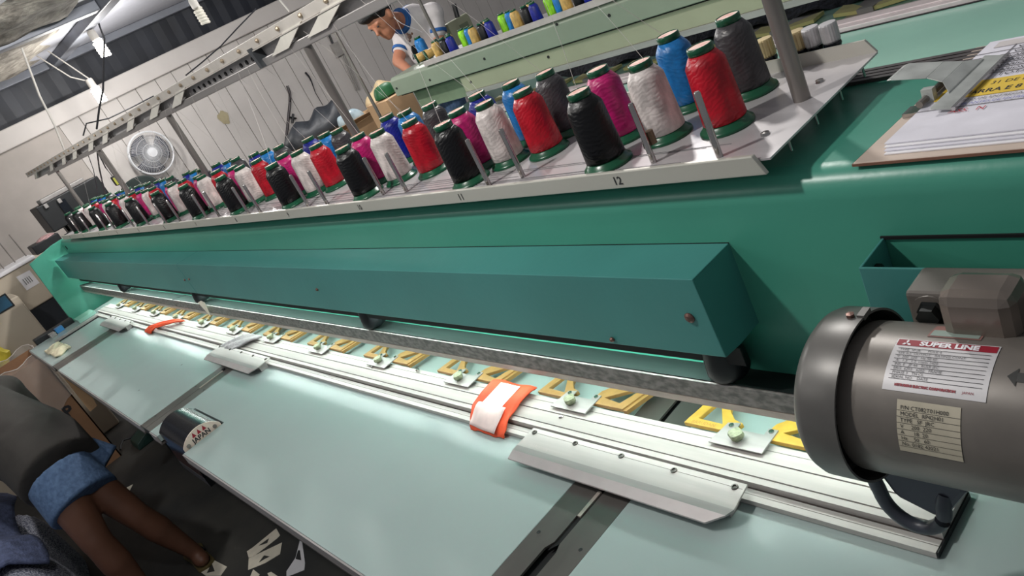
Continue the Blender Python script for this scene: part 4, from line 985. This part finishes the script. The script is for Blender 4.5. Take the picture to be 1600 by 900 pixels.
# black controller beside the far cones
XK = -5.75
k1 = thing('controller_box', (XK, .95, 1.245), 'black controller box standing behind the far thread cones', 'controller')
a = on('x', XK, 56, 325); b = on('x', XK, 84, 364); c = on('x', XK, 128, 292)
MB().box(XK - .3, XK, a.y, a.y + .42, b.z, a.z).build('case', BLACK, k1, bevel=.006)
MB().box(XK, XK + .012, a.y + .12, a.y + .17, b.z + .01, a.z - .03).build('rib', BLACKG, k1)
for px in ((72, 322), (93, 314)):
    p = on('x', XK + .01, *px); MB().box(XK, XK + .02, p.y - .012, p.y + .012, p.z - .015, p.z + .015).build('connector', ALUD, k1, bevel=.004)
MB().box(XK - .2, XK - .05, a.y + .05, a.y + .35, a.z, a.z + .03).build('lid_clutter', ALUD, k1, bevel=.006)
for q in (0, 1): MB().box(XK - .28 + .2 * q, XK - .2 + .2 * q, a.y + .1, a.y + .3, FLOOR, b.z).build('stand', BLACK, k1)
d1 = thing('parts_dish', on('x', -5.55, 74, 378), 'dark dish with pink thread scraps beyond the end panel', 'dish'); p = ORG[d1.name]
MB().box(p.x - .2, p.x, p.y - .09, p.y + .08, p.z - .04, p.z + .02).build('dish', BLACK, d1, bevel=.006)
MB().ball((p.x - .06, p.y + .01, p.z + .018), .06, .06, .022).build('scraps', mat('pink_scraps', (200, 160, 160), .7, scale=60, var=.3), d1, smooth=True)
MB().box(p.x - .15, p.x - .1, p.y - .02, p.y + .02, FLOOR, p.z - .04).build('stand', BLACK, d1)
# carton with plastic liner
XX = -5.45
ct = thing('carton', (XX, .12, FLOOR), 'brown carton lined with clear plastic below the table corner', 'carton')
ztop = .70
def cbox(mb, y0, y1, x0, x1): pass
for nm, bxv in (('front_wall', (XX - .008, XX, -.25, .26)), ('back_wall', (XX - .5, XX - .492, -.25, .26)), ('side_wall', (XX - .5, XX, .252, .26)), ('side_wall', (XX - .5, XX, -.25, -.242))):
    MB().box(bxv[0], bxv[1], bxv[2], bxv[3], FLOOR, ztop).build(nm, CARD, ct)
MB().box(XX - .49, XX - .01, -.24, .25, ztop - .12, ztop - .10).build('contents', mat('dark_brown_contents', (86, 54, 46), .8), ct)
mb = MB()
def film(u, v):
    a = 2 * math.pi * u; sx, sy = math.cos(a), math.sin(a); k = 1 / max(abs(sx), abs(sy))
    return (XX - .25 + .262 * sx * k * (1 + .02 * math.sin(19 * u * 6)), .005 + .268 * sy * k * (1 + .02 * math.sin(15 * a)), ztop + .03 + .012 * math.sin(11 * a) - .34 * v + .02 * math.sin(9 * a) * v)
mb.grid(film, 90, 14); mb.build('plastic_liner', GLASSY, ct, smooth=True)
mb = MB(); mb.tube([film(k / 60, 0) for k in range(61)], .0025, 6); mb.build('liner_rim', mat('film_edge', (220, 212, 206), .3), ct)
mb = MB(); text_mb(mb, 'KDP', .10, lambda u, v: (XX + .002, .02 + u, .30 + v), bold=.004); mb.build('marker_lettering', INK, ct)
cs = thing('cardboard_slab', on('x', -4.6, 165, 620), 'pale cardboard slab leaning under the table edge', 'cardboard')
a = [on('x', -4.55, *q) for q in ((100, 590), (122, 582), (152, 634), (141, 643))]
MB().hexa(a, [q + Vector((-.03, 0, 0)) for q in a]).build('slab', CARDL, cs)
yb = thing('yellow_bag', on('x', -5.985, 5, 555), 'crumpled yellow plastic bag beside the beige cabinet', 'bag'); p = ORG[yb.name]
mb = MB(); mb.ball(p + Vector((-.045, -.08, 0)), .045, .12, .10, n=20, m=12)
mb.v = [(v[0] + .012 * math.sin(60 * v[1] + 40 * v[2]), v[1] + .01 * math.sin(70 * v[2]), v[2]) for v in mb.v]; mb.build('film', YELLOWP, yb, smooth=True)
MB().box(p.x - .09, p.x - .002, p.y - .18, p.y + .02, FLOOR, p.z - .08).build('contents', CARD, yb)
pd = thing('foot_pedal', on('z', FLOOR, 225, 690), 'dark green foot pedal with looped cable under the table', 'pedal'); p = ORG[pd.name]
MB().hexa([p + Vector((-.1, -.06, 0)), p + Vector((.1, -.06, 0)), p + Vector((.1, .1, 0)), p + Vector((-.1, .1, 0))], [p + Vector((-.09, -.05, .04)), p + Vector((.09, -.05, .04)), p + Vector((.09, .09, .09)), p + Vector((-.09, .09, .09))]).build('pedal', mat('green_pedal', (30, 62, 56), .5), pd, bevel=.006)
mb = MB(); mb.tube([p + Vector((-.1 - .08 * math.sin(k * .5), -.05 - .08 * math.cos(k * .45) + .01 * k, .02 + .01 * (k % 3))) for k in range(16)], .007, 6); mb.build('cable', WIREB, pd, smooth=True)

# ------------------------------------------------------------------ goods stacked between machine and far wall
XB = -6.3
sb2 = thing('cardboard_box', (XB, 2.9, FLOOR), 'tan cardboard box behind the thread cones', 'box')
a = on('x', XB, 470, 232); b = on('x', XB, 640, 160)
MB().box(XB - .5, XB, a.y, a.y + 1.25, FLOOR, .80).build('body', CARDL, sb2, bevel=.006)
MB().hexa([(XB, a.y, .80), (XB + .12, a.y + .1, .86), (XB + .12, a.y + 1.1, .83), (XB, a.y + 1.25, .80)], [(XB, a.y, .806), (XB + .12, a.y + .1, .866), (XB + .12, a.y + 1.1, .836), (XB, a.y + 1.25, .806)]).build('flap', CARDL, sb2)
def heap(name, c, sx, sy, sz, m, lab, cat, seed):
    mb = MB(); mb.ball(c, sx, sy, sz, n=28, m=18); rn = random.Random(seed); ph = [rn.random() * 6 for _ in range(4)]
    mb.v = [(v[0] + .15 * sx * math.sin(9 * v[1] + ph[0]), v[1] + .1 * sy * math.sin(13 * v[2] + ph[1]), c[2] - sz * .1 + (v[2] - c[2]) * (1 + .25 * math.sin(8 * v[1] + ph[2]) + .12 * math.sin(27 * v[1] + 19 * v[0] + ph[3])) if v[2] > c[2] else c[2] - sz * .1 + (v[2] - c[2]) * .2) for v in mb.v]
    return mb.build(name, m, None, smooth=True, label=lab, cat=cat, off=c)
p = on('x', XB - .2, 507, 178); heap('wrapped_bundle', Vector((XB - .3, p.y - .06, .876)), .18, .36, .22, mat('black_polythene', (40, 44, 50), .5, bump=.9, bscale=9), 'black polythene wrapped bundle on the tan box', 'bundle', 1)
p = on('x', XB - .2, 596, 178); heap('cloth_sack', Vector((XB - .24, p.y + .14, .846)), .18, .2, .14, mat('cream_sack', (214, 190, 150), .8, bump=.3, bscale=14), 'cream cloth sack on the tan box', 'sack', 2)
p = on('x', XB + .05, 560, 178); heap('plastic_bag', Vector((XB - .05, p.y - .05, .84)), .045, .14, .13, mat('pale_blue_plastic', (170, 190, 200), .2, var=.2, scale=12), 'crumpled pale blue plastic bag between bundle and sack', 'bag', 3)
p = on('x', -5.2, 622, 160); heap('green_bag', Vector((-5.3, p.y, 1.0)), .08, .1, .09, mat('green_bag', (24, 96, 52), .5), 'small green bag at the end of the sage machine', 'bag', 4)
MB().box(-5.45, -5.15, p.y - .12, p.y + .13, FLOOR, .975).build('tall_carton', CARDL, None, label='tall tan carton carrying the small green bag', cat='carton', bevel=.004)
# thin rack post of the second machine
mb = thing('thread_rack', (-4.3, 2.9, 1.18), 'thin steel thread rack post at the sage machine end', 'rack')
a = on('y', 2.75, 585, 165); b = on('y', 2.75, 520, 40)
MB().cyl((a.x, 2.75, FLOOR), (a.x, 2.75, 1.9), .011, n=12).build('post', STEEL, mb, smooth=True)
a = on('y', 2.86, 684, 60); MB().cyl((a.x, 2.86, 1.176), (a.x, 2.86, 1.95), .010, n=12).build('post', STEEL, mb, smooth=True)

# ------------------------------------------------------------------ things on the far wall
def wp(u, v, dx=.02): return on('x', XW + dx, u, v)
f0 = wp(234, 240, .12)
fan = thing('wall_fan', f0, 'round white wall fan with wire guard on the far wall', 'fan')
R_ = .215
mb = MB()
for r in (R_, R_ * .985): mb.tube([f0 + Vector((.05 if r == R_ else .07, r * math.cos(2 * math.pi * k / 48), r * math.sin(2 * math.pi * k / 48))) for k in range(49)], .009, 6)
mb.build('guard_ring', FANG, fan, smooth=True)
mb = MB()
for k in range(72):
    a = 2 * math.pi * k / 72; e = Vector((0, math.cos(a), math.sin(a)))
    mb.tube([f0 + Vector((.11, 0, 0)) + e * .045, f0 + Vector((.10, 0, 0)) + e * .13, f0 + Vector((.06, 0, 0)) + e * R_], .0016, 4)
for r in (.09, .15): mb.tube([f0 + Vector((.105, r * math.cos(2 * math.pi * k / 40), r * math.sin(2 * math.pi * k / 40))) for k in range(41)], .0018, 4)
mb.build('guard_wires', FANG, fan)
for k in range(3):
    mb = MB(); a0 = 2 * math.pi * k / 3
    mb.grid(lambda u, v: f0 + Vector((.03 + .03 * (u - .5), (.04 + .15 * v) * math.cos(a0 + 1.5 * (u - .5)), (.04 + .15 * v) * math.sin(a0 + 1.5 * (u - .5)))), 8, 6); mb.build('blade', FANB, fan, smooth=True, thick=.003)
MB().lathe([(.05, .108), (.045, .118), (0, .12)], f0, 'x', 24).build('hub', FANG, fan, smooth=True)
MB().lathe([(.08, -.08), (.09, -.02), (.05, .01), (0, .012)], f0, 'x', 24).build('motor_housing', FANB, fan, smooth=True)
MB().box(XW - .0, f0.x - .07, f0.y - .03, f0.y + .03, f0.z - .05, f0.z + .05).build('wall_bracket', FANG, fan)
mb = MB(); pc_ = wp(350, 184, .006); pts = [(pc_.x, pc_.y + .06 * math.cos(a) * (1 + .2 * math.sin(3 * a)), pc_.z + .075 * math.sin(a) * (1 + .15 * math.cos(5 * a))) for a in [2 * math.pi * k / 18 for k in range(18)]]
mb.add(pts, [tuple(range(18))]).build('filler_patch', mat('ochre_filler', (168, 158, 128), .8), wall, off=(0, 0, 0))
mb = MB(); mb.tube([wp(449, 134), wp(453, 146), wp(453, 160), wp(449, 200), wp(446, 228)], .016, 8); mb.build('wall_bar', mat('dark_iron', (74, 70, 72), .5, .4), None, smooth=True, label='dark bent iron bar leaning on the board wall', cat='iron bar')
hk = thing('wall_hook', wp(458, 186), 'small dark valve handle on the board wall', 'handle')
mb = MB(); mb.tube([wp(458, 178, .03), wp(457, 192, .03)], .014, 8); mb.tube([wp(452, 183, .03), wp(463, 185, .03)], .01, 8); mb.tube([wp(458, 185, .0), wp(458, 185, .035)], .01, 8); mb.build('handle', BLACK, hk, smooth=True)
mb = MB(); mb.tube([wp(477, 113), wp(483, 120), wp(487, 128), wp(493, 145), wp(505, 165)], [.012, .012, .008, .004, .003], 6); mb.build('wall_cable', WIREB, None, smooth=True, label='short black cable end hanging on the board wall', cat='cable')
jb = thing('junction_box', wp(525, 78, .0), 'grey junction box with conduits on the board wall', 'junction box'); p = ORG[jb.name]
MB().box(XW + .004, XW + .06, p.y - .055, p.y + .055, p.z - .08, p.z + .08).build('box', mat('grey_pvc', (160, 156, 152), .5), jb, bevel=.006)
for k in range(3):
    a = wp(534 + 3 * k, 86, .03); b = wp(556 + 3 * k, 140, .03); MB().cyl(a, b, .008, n=8).build('conduit', mat('grey_pvc', (160, 156, 152)), jb, smooth=True)
a = wp(513, 52, .03); b = wp(520, 68, .03); MB().cyl(a, b, .014, n=8).build('cable_inlet', BLACK, jb, smooth=True)
mb = MB(); mb.tube([on('y', .90, *q) for q in ((152, 238), (155, 262), (160, 285), (166, 305))], .004, 6); mb.tube([on('y', .90, *q) for q in ((137, 240), (146, 265), (150, 285), (153, 306))], .002, 6)
mb.build('hanging_cable', WIREB, None, smooth=True, label='black power cables hanging from the rack beside its post', cat='cable')
ad = thing('power_adapter', on('y', .90, 181, 283), 'small black adapter with yellow label hanging on its lead', 'adapter'); p = ORG[ad.name]
MB().box(p.x - .022, p.x + .012, p.y - .01, p.y + .01, p.z - .022, p.z + .026).build('case', BLACK, ad, bevel=.006)
MB().box(p.x + .012, p.x + .0135, p.y - .008, p.y + .008, p.z - .018, p.z + .018).build('label', mat('neon_label', (224, 226, 90), .5), ad)
mb = MB(); mb.tube([p + Vector((0, 0, .025)), on('y', .90, 165, 262), on('y', .87, 152, 236)], .0028, 6); mb.build('lead', WIREB, ad, smooth=True)
ch_ = thing('office_chair', on('x', -6.4, 214, 292), 'dark rounded office chair back near the far wall', 'chair'); p = ORG[ch_.name]
mb = MB(); mb.ball((p.x, p.y, p.z - .06), .04, .17, .13, n=20, m=12); mb.build('backrest', mat('dark_green_cloth', (40, 52, 50), .8), ch_, smooth=True)
MB().cyl((p.x - .05, p.y, FLOOR), (p.x - .03, p.y, p.z - .1), .02, n=10).build('pillar', BLACK, ch_); MB().box(p.x - .2, p.x + .25, p.y - .2, p.y + .2, .4, .45).build('seat', mat('dark_green_cloth', (40, 52, 50)), ch_, bevel=.02)

# ------------------------------------------------------------------ hanging bulbs
def bulb(p, lit, nm, wires, watts=0, sc=1.0):
    t = thing('hanging_bulb', p, nm, 'light bulb', 'hanging bulbs')
    p = Vector(p)
    MB().lathe([(.018 * sc, .05 * sc), (.022 * sc, .04 * sc), (.022 * sc, 0), (.014 * sc, -.008)], p, 'z', 16).build('socket', WIRE, t, smooth=True)
    mb = MB(); q = []
    for k in range(60):
        a = k * .55; q.append((p.x + .02 * sc * math.cos(a), p.y + .02 * sc * math.sin(a), p.z - .01 - .0014 * k * sc))
    mb.tube(q, .0085 * sc, 6); mb.build('spiral_tube', BULBM if lit else BULBW, t, smooth=True)
    for w_ in wires: MB().tube(w_, .006, 6).build('flex', WIRE, t, smooth=True)
    if watts:
        ld = bpy.data.lights.new('bulb_light', 'POINT'); ld.energy = watts; ld.shadow_soft_size = .045; ld.color = (1, .97, .93)
        lo = bpy.data.objects.new('bulb_light', ld); COL.objects.link(lo); lo.location = (0, 0, -.16 * sc); lo.parent = t
    return t
p = on('x', -6.9, 150, 62); bulb(p, True, 'lit spiral bulb under the grey ceiling beam', [[p + Vector((0, 0, .05)), Vector((p.x, p.y - .02, 2.46))]], 22, 1.5)
p = on('x', -7.6, 146, 136); bulb(p, True, 'lit spiral bulb hanging in front of the white wall beam', [[p + Vector((0, 0, .05)), p + Vector((-.05, -.1, .15)), Vector((p.x - .1, p.y - .22, 2.46))], [p + Vector((0, .02, .05)), Vector((p.x - .1, p.y - .12, 2.46))]], 22, 1.5)
p = on('x', -6.2, 307, 12); bulb(p, False, 'unlit cream spiral bulb near the dark roof gap', [[p + Vector((0, 0, .05)), Vector((p.x, p.y - .02, 2.46))]], 0, 1.4)
for k, (b, wt) in enumerate(zip(BULBS, BULB_W)):
    bulb(b, True, ['lit spiral bulb hanging above the rail end by the motor', 'added unseen spiral bulb above the bending person', 'lit spiral bulb hanging over the aisle beside the teal machine', 'added unseen spiral bulb between the two machines', 'added unseen spiral bulb over the far cone groups', 'added unseen spiral bulb over the bending worker'][k], [[Vector(b) + Vector((0, 0, .05)), Vector((b[0], b[1], 3.0))]], wt, 1.2)
# wires crossing in front of the ceiling
for nm, m_, pts, r in (('pale ceiling wire drooping past the concrete patch', WIRE, ((34, 75, -6.2), (45, 105, -6.2), (62, 150, -6.2), (85, 195, -6.2), (101, 235, -6.2)), .007),
                       ('thin black cable running down to the rack', WIREB, ((152, 30, -6.8), (163, 60, -6.8), (161, 140, -6.8), (155, 170, -6.8), (151, 202, -6.8)), .008),
                       ('long grey cable slanting over the white beam', WIREB, ((400, 14, -6.6), (370, 45, -6.6), (345, 72, -6.6), (315, 98, -6.6), (290, 118, -6.6)), .006),
                       ('black cable stretched along the rack top', WIREB, ((130, 212, -6.9), (135, 193, -6.9), (170, 185, -6.9), (205, 168, -6.9), (240, 150, -6.9)), .006),
                       ('white wire stub above the rack', WIRE, ((437, 0, -5.5), (452, 18, -5.5)), .007)):
    MB().tube([on('x', x, u, v) for u, v, x in pts], r, 6).build('ceiling_wire', m_, None, smooth=True, label=nm, cat='wire')
bpy.data.objects.remove(t) if t.name.startswith('hoop_bracket') and not t.children else None
for o in list(bpy.data.objects):
    if o.type == 'EMPTY' and not o.children: bpy.data.objects.remove(o)
